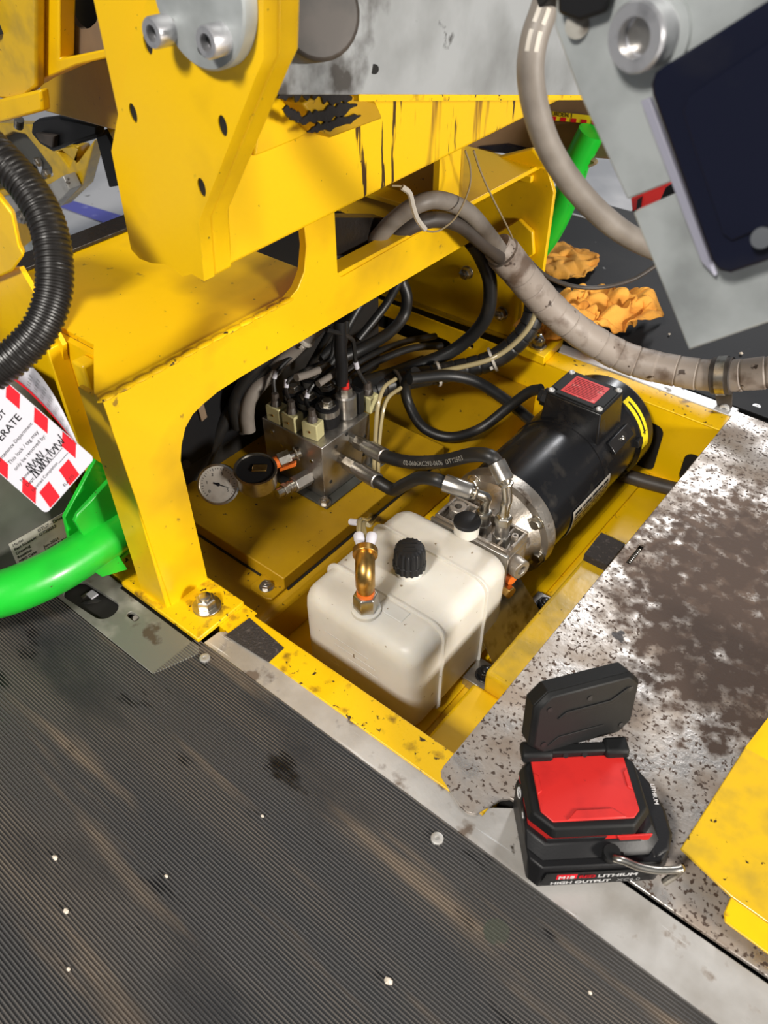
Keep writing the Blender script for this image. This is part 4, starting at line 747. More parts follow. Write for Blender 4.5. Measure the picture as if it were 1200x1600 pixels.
ft = thing('gauge_fitting', 'upper zinc hex fitting joining the gauges to the valve block', 'pipe fitting', (-0.63, 0.575, 0.02))
a = V((-0.6200, by0, 0.036)); b = V((-0.6400,0.5491,0.0274))
d = (b - a).normalized(); L = (b - a).length
MB().cyl(a, a + d * L * .35, 0.0065, n=14).ring(a + d * L * .15, d, 0.009, 0.0018, 20, 6).build('adapter', 'zinc', ft)
MB().cyl(a + d * L * .35, a + d * L * .75, 0.0105, n=6).build('hex_sleeve', 'zinc', ft, bevel=0.0006)
MB().cyl(a + d * L * .75, b, 0.0085, n=18).build('brass_end', 'orange', ft)
ft = thing('test_fitting', 'lower zinc test fitting sticking out of the valve block', 'pipe fitting', (-0.62, 0.57, -0.01))
a = V((-0.6080, by0, -0.001)); b = V((-0.6120,0.5262,0.0046)); d = (b - a).normalized(); L = (b - a).length
MB().cyl(a, a + d * L * .5, 0.0115, n=6).build('hex_sleeve', 'steel', ft, bevel=0.0008)
MB().cyl(a + d * L * .5, a + d * L * .7, 0.0085, n=20).ring(a + d * L * .62, d, 0.0075, 0.002, 20, 6).cyl(a + d * L * .7, a + d * L * .82, 0.0095, n=6).cyl(a + d * L * .82, b, 0.0068, n=18).build('test_point', 'zinc', ft, bevel=0.0004)
a = V((-0.6250,0.5639,0.0223)); tag(MB().obox(a, (0.010, 0.006, 0.006), (-0.002, 0.003, 0), (0, 0, 0.003)).build('hose_end', 'orange', bevel=0.001), 'small orange cap behind the gauge fittings', 'cap')

# ================================================================== CABLES AND HOSES
pts = [(-0.5750,0.9000,0.2351),(-0.5737,0.9300,0.2005),(-0.5666,0.9500,0.1525),(-0.5709,0.9500,0.0930),(-0.6071,0.9300,0.0383),(-0.6477,0.8800,0.0150),(-0.6650,0.8200,0.0191),(-0.6660,0.7600,0.0354)]
cable('power_cable', 'thick black cable looping down in front of the far yellow panel', pts, 0.0108, 'hose', n=14)
bpts = [(-0.5548,0.9850,0.1861),(-0.5335,1.0100,0.1446),(-0.5140,1.0000,0.1127),(-0.5169,0.9800,0.0734),(-0.5492,0.9500,0.0310),(-0.5991,0.9000,0.0136),(-0.6374,0.8500,0.0103),(-0.6617,0.8000,0.0095),(-0.6733,0.7600,0.0092)]
bt = thing('cable_bundle', 'black spiral-wrapped cable bundle with pale ties curving under the header', 'cable bundle', bpts[4])
def spiral(L, i, m, r=0.0165, p=0.020): return r * (1.0 - (0.10 if (L % p) < 0.0016 else 0.0))
MB().tube(bpts, 0.0165, 16, 30, rfun=spiral).build('spiral_sleeve', 'hose', bt)
MB().tube([V(p) + V((0.008, -0.010, 0.012)) for p in bpts[1:7]], 0.0042, 10).build('clear_tube', 'clear', bt)
for i in (0.50, 0.66, 0.80): tie_ring(bt, bpts, i, 0.0185)
cable('motor_cable', 'black motor cable looping from the junction box gland to the bundle', [(-0.4352,0.9020,0.0482),(-0.4545,0.9011,0.0350),(-0.4778,0.8890,0.0050),(-0.5054,0.8570,-0.0300),(-0.5351,0.8198,-0.0380),(-0.5782,0.8100,-0.0340),(-0.6148,0.8196,-0.0120),(-0.6244,0.8231,0.0200),(-0.6060,0.8237,0.0500)], 0.0082, 'hose', n=14)
cable('control_cable', 'black cable running from the bundle down behind the motor', [(-0.6054,0.8073,0.0450),(-0.5785,0.8697,0.0300),(-0.5459,0.9023,0.0150),(-0.5023,0.9213,-0.0100),(-0.4639,0.9377,-0.0400),(-0.4252,0.9467,-0.0700)], 0.0092, 'hose', n=14)
cable('drain_tube', 'dark brown tube lying against the far wall below the motor cowl', [(-0.3432,0.9823,-0.1060),(-0.2868,0.9910,-0.1060),(-0.2296,1.0053,-0.1060),(-0.1545,1.0200,-0.1060)], 0.0115, 'hose_dark', 'tube')
ct = thing('vent_tube', 'pair of thin clear tubes running from the bundle down to the brass elbow', 'tube', (-0.55, 0.65, 0.0))
MB().tube([(-0.5750,0.7343,0.0943),(-0.5720,0.7052,0.0960),(-0.5650,0.6826,0.0756),(-0.5600,0.6700,0.0199),(-0.5500,0.6526,-0.0335),(-0.5350,0.6310,-0.0588),(-0.4567,0.5300,0.0459),(-0.4337,0.4900,0.0866),(-0.4073,0.4580,0.0960)], 0.0030, 10).build('tube_run', 'clear', ct)
MB().tube([(-0.5720,0.7423,0.0767),(-0.5680,0.7086,0.0792),(-0.5630,0.6897,0.0620),(-0.5580,0.6760,0.0172),(-0.5480,0.6602,-0.0375),(-0.5330,0.6370,-0.0681),(-0.4442,0.5200,0.0522),(-0.4281,0.4900,0.0860),(-0.3982,0.4580,0.0988)], 0.0030, 10).build('tube_run', 'clear', ct)
MB().cyl((-0.4520,0.4950,0.0712), (-0.4402,0.4950,0.0761), 0.004, n=10).build('clip', 'white', ct)
gi = [(-0.7150,0.5782,0.0322),(-0.7150,0.5804,0.0606),(-0.7100,0.5911,0.0887),(-0.7000,0.6215,0.1133),(-0.6850,0.6463,0.1371),(-0.6600,0.6604,0.1688),(-0.6300,0.6736,0.2057)]
gt = thing('grey_cable', 'grey cable with a pale tie rising behind the valve block', 'cable', gi[0])
MB().tube(gi, 0.0105, 14).build('sheath', 'hose_grey', gt); tie_ring(gt, gi, 0.80, 0.0125)
# black interior wiring behind the header
iw = [([(-0.7300,0.5729,0.0329),(-0.7300,0.5720,0.0693),(-0.7200,0.5852,0.1032),(-0.7000,0.6128,0.1375),(-0.6800,0.6506,0.1661)], 0.0085), ([(-0.7250,0.5767,0.0251),(-0.7250,0.5760,0.0640),(-0.7200,0.5891,0.0908),(-0.7000,0.6168,0.1236)], 0.007),
      ([(-0.6984,0.8000,0.0817),(-0.6887,0.8500,0.1172),(-0.6903,0.8800,0.1362),(-0.6913,0.9000,0.1490)], 0.0065), ([(-0.7167,0.9300,0.1191),(-0.7060,0.9300,0.0950),(-0.7055,0.9200,0.0654),(-0.7067,0.8800,0.0515),(-0.7098,0.8200,0.0515),(-0.7213,0.7800,0.0490)], 0.0095),
      ([(-0.6830,0.7500,0.0336),(-0.6907,0.8200,0.0299),(-0.6762,0.9000,0.0266),(-0.6549,0.9600,0.0125)], 0.006), ([(-0.7095,0.7500,0.0227),(-0.7037,0.8200,0.0366),(-0.7048,0.9200,0.0187),(-0.6966,1.0000,-0.0026)], 0.0055), ([(-0.6682,0.7400,0.0278),(-0.6812,0.8400,0.0061),(-0.6861,0.9500,-0.0192)], 0.006),
      ([(-0.7000,0.7161,0.0879),(-0.7000,0.7590,0.0998),(-0.7000,0.8039,0.1327),(-0.6900,0.8221,0.1592)], 0.007), ([(-0.6600,0.6934,0.1038),(-0.6600,0.7216,0.1212),(-0.6600,0.7304,0.1573)], 0.006), ([(-0.7200,0.7078,0.0624),(-0.7000,0.7174,0.1032),(-0.6800,0.7254,0.1426)], 0.0055),
      ([(-0.7600,0.4977,-0.0423),(-0.7600,0.5429,0.0000),(-0.7500,0.5653,0.0369),(-0.7400,0.5891,0.0718)], 0.010), ([(-0.7800,0.5096,-0.0126),(-0.7800,0.5504,0.0091),(-0.7700,0.5787,0.0427),(-0.7500,0.6095,0.0783)], 0.010), ([(-0.8000,0.5398,-0.0665),(-0.7900,0.5894,-0.0307),(-0.7800,0.6390,0.0051)], 0.012), ([(-0.7907,0.9500,0.0536),(-0.8020,0.9500,-0.0115),(-0.7685,0.9300,-0.0411)], 0.006)]
wn = ['curling behind the gauge', 'under the grey cable', 'rising to the header right of the valve plugs', 'in a hook shape right of the valve plugs', 'crossing toward the far wall opening', 'highest of those crossing to the far wall opening', 'lowest of those crossing to the far wall opening', 'above the plug connectors', 'next to the tall black solenoid', 'left of the plug leads', 'by the post above the white dial gauge', 'outermost beside the near post', 'deepest behind the white dial gauge', 'hanging before the far wall opening']
for (p, r), s in zip(iw, wn): cable('wiring_cable', 'black wiring cable ' + s, p, r, 'hose', 'cable', 'black wiring inside the enclosure', n=10)
bx = thing('dark_back_box', 'added black box standing in for the shade at the back of the enclosure', 'dark backing', (-0.82, 0.62, -0.05))  # added black box, darkens the enclosure's back where shade falls
MB().box(-0.865, -0.755, 0.46, 0.92, -0.050, 0.225).build('box_body', 'dark', bx, bevel=0.004)
MB().box(-0.7545, -0.752, 0.48, 0.66, 0.00, 0.20).build('box_front', 'black_plastic', bx, bevel=0.001)
MB().obox((-0.7480,0.5309,0.0745), (0.001, 0, 0), (0, 0.005, 0.001), (0, -0.001, 0.012)).build('box_tag', 'brown_grey', bx)
MB().cyl((-0.7520,0.4912,0.0073), (-0.7440,0.4859,0.0147), 0.006, n=14).build('box_knob', 'hose_dark', bx)

# hoses through the header opening, joining into the grey spiral wrap
cable('grey_hose', 'grey cable arching out of the frame opening into the spiral wrap', [(-0.6400,0.7377,0.2483),(-0.6000,0.7198,0.2868),(-0.5750,0.7284,0.3183),(-0.5500,0.7448,0.3398),(-0.5400,0.7758,0.3366),(-0.5320,0.8206,0.3116),(-0.5250,0.8619,0.2712),(-0.5427,0.9350,0.2142)], 0.0105, 'hose_grey', n=16)
cable('dark_hose', 'dark cable arching out of the frame opening below the grey one', [(-0.6400,0.7500,0.2305),(-0.6000,0.7410,0.2754),(-0.5700,0.7535,0.3036),(-0.5530,0.7827,0.3080),(-0.5400,0.8204,0.2918),(-0.5300,0.8610,0.2572),(-0.5383,0.9350,0.2032)], 0.0098, 'hose_dark', n=16)
wp = [(-0.5472,0.9250,0.2267),(-0.5311,0.9450,0.1978),(-0.5119,0.9750,0.1567),(-0.4813,1.0100,0.1087),(-0.4360,1.0400,0.0698),(-0.3781,1.0650,0.0436),(-0.3110,1.0800,0.0418),(-0.2477,1.0900,0.0519),(-0.1839,1.1000,0.0779),(-0.0996,1.1300,0.1109),(0.0014,1.1800,0.1483)]
sw = thing('wrapped_hose', 'thick hose in grey spiral wrap sweeping across the far rail', 'hose', wp[4])
def wrapf(L, i, m): return (0.0215 if L < 0.03 else 0.0232) * (1.0 + 0.035 * ((L % 0.031) / 0.031) - (0.05 if (L % 0.031) < 0.0014 else 0))
MB().tube(wp, 0.0195, 24, 40, rfun=wrapf).build('spiral_wrap', 'wrap', sw)
P = smooth_pts(wp, 8); d = (P[10] - P[2]).normalized(); MB().lathe(P[3], P[12] - P[3], [(0, 0.0225), (0.001, 0.0256), (0.028, 0.0250), (0.030, 0.0230)], n=24, rfun=lambda q: 1 + 0.03 * math.sin(q * 2 + 1)).build('loose_wrap_end', 'wrap', sw)
# P-clamp holding it
i = min(range(len(P)), key=lambda k: abs((P[k] - V((-0.2367,1.0910,0.0559))).length)); c = P[i]; d = (P[i + 1] - P[i - 1]).normalized(); cl = thing('hose_clamp', 'steel strap clamp with black rubber holding the wrapped hose', 'clamp', c)
MB().lathe(c - d * 0.014, d, [(0, 0.0232), (0, 0.0277), (0.028, 0.0277), (0.028, 0.0232)], n=36).build('rubber_liner', 'hose_dark', cl, bevel=0.001)
MB().lathe(c - d * 0.006, d, [(0, 0.0276), (0, 0.0294), (0.013, 0.0294), (0.013, 0.0276)], n=36).build('steel_strap', 'zinc', cl)
ft_ = V((-0.2197,1.0976,0.0060)); v = (ft_ - c); v = (v - d * v.dot(d)); n_ = v.normalized(); s_ = d.cross(n_)
for k, (m, hw, off) in enumerate((('hose_dark', 0.013, 0.004), ('chrome', 0.0066, 0.0065))):
    q = c + n_ * 0.024 + s_ * (off - 0.005)
    MB().prism([q - d * hw, q + d * hw, q + n_ * 0.030 + d * hw * .8, q + n_ * 0.038, q + n_ * 0.030 - d * hw * .8], s_ * -0.003).build(('liner_tail', 'strap_tail')[k], m, cl, bevel=0.0006)
MB().lathe(c + n_ * 0.054 - s_ * 0.004, s_ * -1, [(0, 0.0075), (0.004, 0.0075), (0.005, 0.006), (0.005, 0.004), (0.001, 0.004)], n=20).build('clamp_eye', 'alu_bright', cl)
# thin cords
cable('thin_cord', 'thin dark cable passing under the wrapped hose over the black mat', [(-0.5328,0.9650,0.2130),(-0.5249,0.9900,0.1850),(-0.5162,1.0300,0.1505),(-0.4951,1.0800,0.1218),(-0.4645,1.1200,0.1134),(-0.4321,1.1500,0.1237),(-0.4122,1.1800,0.1398),(-0.3855,1.2200,0.1728),(-0.3534,1.2600,0.2184)], 0.0034, 'hose_dark', 'cable')
tw = thing('twine', 'loop of pale twine hanging over the arched cables', 'twine', (-0.53, 0.8, 0.3))
MB().tube([(-0.5250,0.7971,0.3908),(-0.5220,0.8057,0.3699),(-0.5200,0.8030,0.3468),(-0.5150,0.7742,0.3265),(-0.5120,0.7445,0.3216),(-0.5120,0.7231,0.3235),(-0.5150,0.7072,0.3317),(-0.5200,0.6964,0.3498),(-0.5260,0.6943,0.3701),(-0.5300,0.6879,0.3800),(-0.5350,0.6741,0.3842)], 0.0011, 6).build('strand', 'twine', tw)
MB().tube([(-0.5140,0.7083,0.3308),(-0.5170,0.6973,0.3453),(-0.5210,0.6939,0.3596),(-0.5250,0.6929,0.3729),(-0.5300,0.6856,0.3807)], 0.0032, 8).build('knotted_end', 'tie', tw)
MB().tube([(-0.5250,0.8147,0.3864),(-0.5220,0.8303,0.3573),(-0.5180,0.8553,0.3202),(-0.5150,0.8838,0.2835),(-0.5333,0.9450,0.2319),(-0.5273,0.9450,0.2178)], 0.0012, 6).build('strand', 'twine', tw)
# big grey cable at the upper right
gp = [(-0.2916,0.5293,0.6086),(-0.2877,0.5166,0.5952),(-0.2876,0.5083,0.5806),(-0.2865,0.5058,0.5630),(-0.2825,0.5100,0.5416),(-0.2753,0.5205,0.5160),(-0.2640,0.5404,0.4880),(-0.2483,0.5648,0.4609),(-0.2309,0.5940,0.4367),(-0.2101,0.6406,0.4100)]
gc = thing('grey_hose', 'thick grey cable curving down at the upper right in front of the arm', 'hose', gp[4])
MB().tube(gp, 0.0090, 20, 10).build('sheath', 'hose_grey', gc)
gP = smooth_pts(gp, 10)
for i0, i1 in ((11, 16), (18, 24)):
    for off in (-0.35, 0.30):
        vs = []
        for k in range(i0, i1 + 1):
            c_ = gP[k]; d_ = (gP[k + 1] - gP[k]).normalized(); sd_ = (V((0, 0, 0.7)) - c_).normalized(); sd_ = (sd_ - d_ * sd_.dot(d_)).normalized(); u_ = sd_.cross(d_)
            for a_ in (off - 0.16, off + 0.16): vs.append(c_ + (sd_ * math.cos(a_) + u_ * math.sin(a_)) * 0.0093)
        MB().add(vs, [(2 * j, 2 * j + 1, 2 * j + 3, 2 * j + 2) for j in range(i1 - i0)]).build('faded_print', 'tie', gc, recalc=False)
MB().cyl((-0.2892,0.5271,0.6124), (-0.2779,0.5181,0.5971), 0.014, n=8).build('cable_gland', 'black_plastic', gc, bevel=0.001)
# corrugated conduit at the left
cp = [(-0.6362,0.3010,0.5044),(-0.6129,0.3029,0.4900),(-0.5893,0.3030,0.4739),(-0.5693,0.2981,0.4560),(-0.5529,0.2861,0.4345),(-0.5427,0.2711,0.4149),(-0.5401,0.2523,0.3971),(-0.5458,0.2308,0.3829),(-0.5548,0.2109,0.3722)]
tag(MB().tube(cp, 0.0135, 18, 60, rfun=lambda L, i, m: 0.0135 * (1.0 + 0.075 * max(-0.6, min(0.6, 1.6 * math.sin(L * 2 * math.pi / 0.0044))))).build('corrugated_hose', 'conduit'), 'black corrugated hose curving down the left edge', 'hose')

# ================================================================== RAGS
from mathutils import noise
def rag(label, c, ax1, ax2, h, seed, nx=60, ny=46, fold=1.0):
    c, ax1, ax2 = V(c), V(ax1), V(ax2); vs = []
    for j in range(ny + 1):
        for i in range(nx + 1):
            u = i / nx * 2 - 1; v = j / ny * 2 - 1
            su = u * math.sqrt(1 - v * v / 2.6); sv = v * math.sqrt(1 - u * u / 2.6)
            q = V((su * 1.7 + seed, sv * 1.7, seed * 1.3)); w1 = noise.noise(q * 1.3); w2 = noise.noise(q * 2.7 + V((9, 2, 4))); w3 = noise.noise(q * 5.5 + V((3, 8, 1)))
            rid = (1 - abs(w1) * 2.4) * 0.6 + (1 - abs(w2) * 2.4) * 0.45
            edge = 1 + 0.30 * noise.noise(V((u * 1.6 + seed * 3, v * 1.6, 7)))
            p = c + ax1 * (su * edge + fold * (0.24 * w2 + 0.10 * w3)) + ax2 * (sv * edge + fold * (0.26 * w1 + 0.12 * w3))
            dome = max(0.0, 1 - (su * su + sv * sv) * 0.62) ** 0.5
            z = h * dome * (0.25 + 0.75 * rid + 0.22 * w3) + 0.005 + 0.006 * abs(w2)
            vs.append(V((p.x, p.y, c.z + max(0.003, z))))
    k = nx + 1
    mb = MB().add(vs, [(j * k + i, j * k + i + 1, (j + 1) * k + i + 1, (j + 1) * k + i) for j in range(ny) for i in range(nx)])
    o = mb.build('rag', 'cloth', recalc=False, angle=180); md = o.modifiers.new('solid', 'SOLIDIFY'); md.thickness = 0.003; md.offset = 1
    md = o.modifiers.new('subsurf', 'SUBSURF'); md.levels = 1; md.render_levels = 1
    return tag(o, label, 'rag', 'orange shop rags')
rag('larger crumpled orange rag lying on the black mat behind the hose', (-0.5023,1.1696,0.0020), (0.072, 0.110, 0), (-0.050, 0.034, 0), 0.070, 2.3)
rag('smaller folded orange rag lying beside the green post on the black mat', (-0.6585,1.3550,0.0020), (0.055, 0.050, 0), (-0.045, 0.05, 0), 0.022, 5.1, 30, 22, 0.7)

# ================================================================== GREEN GUARD
gg = thing('green_guard', 'bright green tubular guard with gusset plates beside the near post', 'guard rail', (-0.64, 0.28, 0.06))
gl_ = [(-0.8897,-0.0605,0.0700),(-0.7609,0.0535,0.0700),(-0.7107,0.1156,0.0700),(-0.6830,0.1569,0.0700),(-0.6643,0.1903,0.0700),(-0.6534,0.2301,0.0700),(-0.6509,0.2694,0.0700),(-0.6516,0.3001,0.0700),(-0.6551,0.3340,0.0700)]
MB().tube(gl_, 0.0250, 24, 8).build('tube', 'green', gg)
a = V(gl_[6]); MB().prism([a + V((-0.030, 0.000, -0.005)), a + V((-0.030, 0.060, -0.005)), a + V((-0.030, 0.075, 0.060)), a + V((-0.030, 0.060, 0.085)), a + V((-0.030, 0.005, 0.038))], (0.006, 0, 0)).build('gusset_plate', 'green', gg, bevel=0.001)
MB().prism([(-0.6550,0.2725,0.1181),(-0.6550,0.2787,0.1248),(-0.6550,0.3416,0.1486),(-0.6550,0.3464,0.1410),(-0.6550,0.3398,0.0396),(-0.6550,0.3118,0.0713),(-0.6550,0.3046,0.0917),(-0.6550,0.2768,0.0897)], (0.006, 0, 0)).build('gusset_plate', 'green', gg, bevel=0.0012)
MB().prism([(-0.7027,0.3380,0.1219),(-0.6509,0.3380,0.1708),(-0.6390,0.3380,0.1299),(-0.6594,0.3380,-0.0173),(-0.7711,0.3380,-0.1043),(-0.7938,0.3380,-0.1065)], (0, 0.006, 0)).build('mounting_plate', 'green', gg, bevel=0.002)
MB().prism([(-0.6543,0.2771,0.0450),(-0.6557,0.3185,0.0450),(-0.6417,0.3215,0.0450),(-0.6357,0.2766,0.0450)], (0, 0, -0.006)).build('lower_rib', 'green', gg, bevel=0.001)
MB().prism([(-0.6280,0.2646,0.0612),(-0.6280,0.2713,0.0462),(-0.6280,0.3029,0.0326),(-0.6280,0.2979,0.0598),(-0.6280,0.2841,0.0606)], (-0.005, 0, 0)).build('lower_ear', 'green', gg, bevel=0.001)
# ================================================================== GREY CABINET with nameplate
cbn = thing('drive_cabinet', 'dark grey drive housing with silver nameplate behind the green guard', 'cabinet', (-0.80, 0.15, 0.0))
MB().box(-0.90, -0.710, -0.10, 0.318, 0.002, 0.262).build('housing', 'cabinet', cbn, bevel=0.012, seg=3)
np_ = [(-0.7092,0.2195,0.0885),(-0.7092,0.2940,0.0858),(-0.7092,0.2985,0.0528),(-0.7092,0.2187,0.0484)]
A0, A1, A3 = V(np_[0]), V(np_[1]), V(np_[3])
npb = MB().prism(np_, (0.0006, 0, 0)).build('nameplate', 'silver_label', cbn, smooth=False)
ux = (A1 - A0).normalized(); uy = (A0 - A3).normalized(); H = (A0 - A3).length; Wd = (A1 - A0).length
for i, (l, r) in enumerate((('Model', 'DTU7 - Drive'), ('Part Number', 'DT20053'), ('Drawing', ''), ('Revision', ''), ('MFG Date', 'Jun-2021'), ('Serial Number', 'H5008 DTU7 DRV'))):
    yy = A0 - uy * (H * (0.155 * (i + 1)))
    text('nameplate_text', l, H * 0.13, 'ink', basis(yy + ux * Wd * .04 + V((0.0008, 0, 0)), ux, uy), npb)
    if r: text('nameplate_text', r, H * 0.14, 'ink', basis(yy + ux * Wd * .46 + V((0.0008, 0, 0)), ux, uy), npb)
MB().ball((-0.712, 0.17, 0.11), 0.022, 20, 14, (0.35, 1, 1)).build('boss', 'cabinet', cbn)

# ================================================================== LOCKOUT TAG
BL, BR = V((-0.5250,0.1998,0.2537)), V((-0.5131,0.2497,0.2877)); X = (BR - BL).normalized(); TL = V((-0.6094,0.1841,0.2983))
Y = (TL - BL); Y = (Y - X * Y.dot(X)).normalized(); Zn = X.cross(Y); W0 = (BR - BL).length; H0 = 0.145
lt = thing('lockout_tag', 'white lockout tag with red striped border and handwriting', 'tag', BL)
MT = basis(BL, X, Y)
def T2(pts, z=0.0): return [MT @ V((a, b, z)) for a, b in pts]
cr = rrect(W0 / 2, H0 / 2, W0, H0, 0.004, 4)
MB().prism(T2(cr, -0.0006), Zn * 0.0006).build('card', 'white', lt, smooth=False)
sw_, st_ = W0 * .16, W0 * .16
mb = MB()
for i in range(5):
    b = 0.012 + i * 0.031
    for x0, sg in ((0.0006, 1), (W0 - sw_ - 0.0006, 1)):
        mb.prism(T2([(x0, b), (x0 + sw_, b + 0.008), (x0 + sw_, b + 0.023), (x0, b + 0.015)], 0.0001), Zn * 0.0001)
for i in range(2):
    a = W0 * (0.10 + 0.40 * i); mb.prism(T2([(a, 0.0006), (a + W0 * .20, 0.0006), (a + W0 * .26, 0.016), (a + W0 * .06, 0.016)], 0.0001), Zn * 0.0001)
mb.build('red_stripes', 'red_print', lt, smooth=False)
def tl(s, p0, p1, name='tag_text', bold=0):
    p0, p1 = V(p0), V(p1); vs, fs = text_mesh(s, 1.0, 0.0); w = max(v.x for v in vs); k = (p1 - p0).length / w
    m = basis(p0 + Zn * 0.00025, p1 - p0, Y) @ Matrix.Scale(k, 4)
    mb = MB().add(vs, fs)
    if bold: mb.add([v + V((bold, 0.01, 0)) for v in vs], fs)
    return mb.xf(m).build(name, 'ink', lt, smooth=False, recalc=False)
def tp(u, v): return MT @ V((u * W0, v, 0.0))
tl('DO NOT', tp(0.22, 0.0800), tp(0.68, 0.0800), bold=0.03); tl('OPERATE', tp(0.14, 0.0675), tp(0.76, 0.0675), bold=0.03)
tl('Maintenance Department', tp(0.06, 0.0575), tp(0.80, 0.0575))
tl('This lock / tag may', tp(0.18, 0.0492), tp(0.77, 0.0492)); tl('only be removed by:', tp(0.17, 0.0425), tp(0.79, 0.0425))
tl('Name', tp(0.11, 0.0325), tp(0.27, 0.0325)); tl('Dept.', tp(0.11, 0.0262), tp(0.27, 0.0262)); tl('Expected Completion', tp(0.11, 0.0200), tp(0.62, 0.0200)); tl('ELA-235', tp(0.44, 0.0030), tp(0.64, 0.0030))
mb = MB()
for v_, a_, b_ in ((0.0323, .28, .82), (0.0260, .28, .82), (0.0198, .63, .82)): mb.prism(T2([(a_ * W0, v_), (b_ * W0, v_), (b_ * W0, v_ - .0003), (a_ * W0, v_ - .0003)], 0.0002), Zn * 0.0001)
mb.build('form_lines', 'ink', lt, smooth=False)
def scrib(u0, v0, u1, amp, n, sd):
    rnd = random.Random(sd); return [MT @ V(((u0 + (u1 - u0) * i / n + rnd.uniform(-.012, .012)) * W0, v0 + (amp if i % 2 else -amp * .25) * rnd.uniform(.5, 1.15), 0.0005)) for i in range(n + 1)]
MB().tube(scrib(.29, .0335, .58, .0058, 11, 3), 0.00040, 6, 5).tube(scrib(.28, .0270, .60, .0062, 12, 5), 0.00042, 6, 5).tube(scrib(.64, .0285, .92, .0068, 9, 9), 0.0004, 6, 5).build('handwriting', 'ink', lt)
# second curled tag above it
ea = [V(p) for p in [(-0.6222,0.2468,0.3675),(-0.5974,0.2483,0.3622),(-0.5772,0.2492,0.3580),(-0.5585,0.2496,0.3483),(-0.5443,0.2493,0.3309),(-0.5331,0.2475,0.3114),(-0.5253,0.2450,0.2994)]]
eb_ = [V(p) for p in [(-0.6220,0.2360,0.3391),(-0.6041,0.2409,0.3368),(-0.5882,0.2429,0.3335),(-0.5711,0.2443,0.3259),(-0.5541,0.2450,0.3163),(-0.5371,0.2448,0.3059),(-0.5263,0.2448,0.2984)]]
ea, eb_ = smooth_pts(ea, 5), smooth_pts(eb_, 5); n = len(ea)
t2 = thing('curled_tag', 'curled white paper tag above the lockout tag', 'tag', eb_[0])
def strip(f0, f1, i0, i1, off, name, m):
    vs = []; 
    for i in range(i0, i1 + 1):
        for f in (f0, f1): p = ea[i].lerp(eb_[i], f); vs.append(p + (V((0, 0, 0.7)) - p).normalized() * off)
    k = i1 - i0; return MB().add(vs, [(2 * j, 2 * j + 1, 2 * j + 3, 2 * j + 2) for j in range(k)]).build(name, m, t2, recalc=False)
pa = strip(0, 1, 0, n - 1, 0, 'paper', 'white'); md = pa.modifiers.new('s', 'SOLIDIFY'); md.thickness = 0.0004
strip(0.9, 1.0, 0, n - 1, 0.0006, 'red_edge', 'red_print')
for i in (1, 5): strip(0.12, 0.62, i, i + 2, 0.0006, 'red_bar', 'red_print')
mb = MB()
for r_i in range(7):
    i = 12 + r_i * 2
    for f in (0.22, 0.36, 0.50, 0.64, 0.74):
        if i + 1 < n - 2 and random.random() < .85:
            p = ea[i].lerp(eb_[i], f); q = ea[i].lerp(eb_[i], f + .08); r2 = ea[i + 1].lerp(eb_[i + 1], f + .08); s2 = ea[i + 1].lerp(eb_[i + 1], f); o = (V((0, 0, .7)) - p).normalized() * .0007
            c1 = (p + q) / 2; mb.add([p + o, p.lerp(q, .3) + o, s2.lerp(r2, .3) + o, s2 + o], [(0, 1, 2, 3)])
mb.build('fine_print', 'grey_print', t2, smooth=False, recalc=False)

# ================================================================== UPPER RIGHT BRACKET, SENSOR PANEL
ub = thing('mounting_bracket', 'blurred galvanised bracket plate with socket screw at the upper right', 'bracket', (-0.15, 0.42, 0.5))
MB().prism([(-0.2269,0.4200,0.6085),(-0.2067,0.4200,0.5787),(-0.1694,0.4200,0.5330),(-0.1468,0.4200,0.5480),(-0.1435,0.4200,0.5422),(-0.1647,0.4200,0.5271),(-0.1148,0.4200,0.4598),(-0.0473,0.4200,0.5167),(-0.1200,0.4200,0.7104),(-0.2331,0.4200,0.7127)], (0, 0.006, 0)).build('plate', 'galv', ub, bevel=0.001)
p = V((-0.1746,0.4195,0.6116))
MB().lathe(p, (-0.15, -1, 0), [(0, 0.0155), (0.012, 0.0155), (0.0135, 0.0145), (0.0135, 0.0088), (0.006, 0.0088), (0.006, 0.0)], n=36).build('socket_screw', 'steel_bright', ub, angle=30)
MB().cyl(p + V((-0.0009, -0.0062, 0)), p + V((-0.0010, -0.0068, 0)), 0.0086, n=6).build('hex_socket', 'steel', ub)
MB().cyl(p + V((0, 0.0, 0)), p + V((0, -0.002, 0)), 0.020, n=36).build('washer', 'galv', ub)
MB().prism([(-0.2253,0.4120,0.6316),(-0.1944,0.4120,0.6344),(-0.1962,0.4120,0.6187),(-0.2091,0.4120,0.6135),(-0.2219,0.4120,0.6153)], (0, 0.006, 0)).build('rubber_boot', 'black_plastic', ub, bevel=0.002)
MB().cyl((-0.2136,0.4195,0.6102), (-0.2124,0.4170,0.6107), 0.006, n=16).build('stud', 'galv_green', ub)
sp_ = thing('sensor_panel', 'blue-black rectangular panel in a dark frame mounted on the bracket', 'panel', (-0.06, 0.40, 0.55))
o = [(1040, 100), (1110, 58), (1240, -25), (1240, 420), (1128, 428), (1112, 412), (1018, 140), (1022, 115)]
MB().prism([(-0.1586,0.4050,0.6026),(-0.1403,0.4050,0.6167),(-0.1116,0.4050,0.6393),(-0.0976,0.4050,0.6491),(-0.0946,0.4050,0.6473),(-0.0590,0.4050,0.5529),(-0.0598,0.4050,0.5461),(-0.1017,0.4050,0.5160),(-0.1076,0.4050,0.5156),(-0.1128,0.4050,0.5196),(-0.1618,0.4050,0.5891),(-0.1636,0.4050,0.5939),(-0.1628,0.4050,0.5987)], (0, 0.012, 0)).build('panel_frame', 'screen', sp_, bevel=0.002)
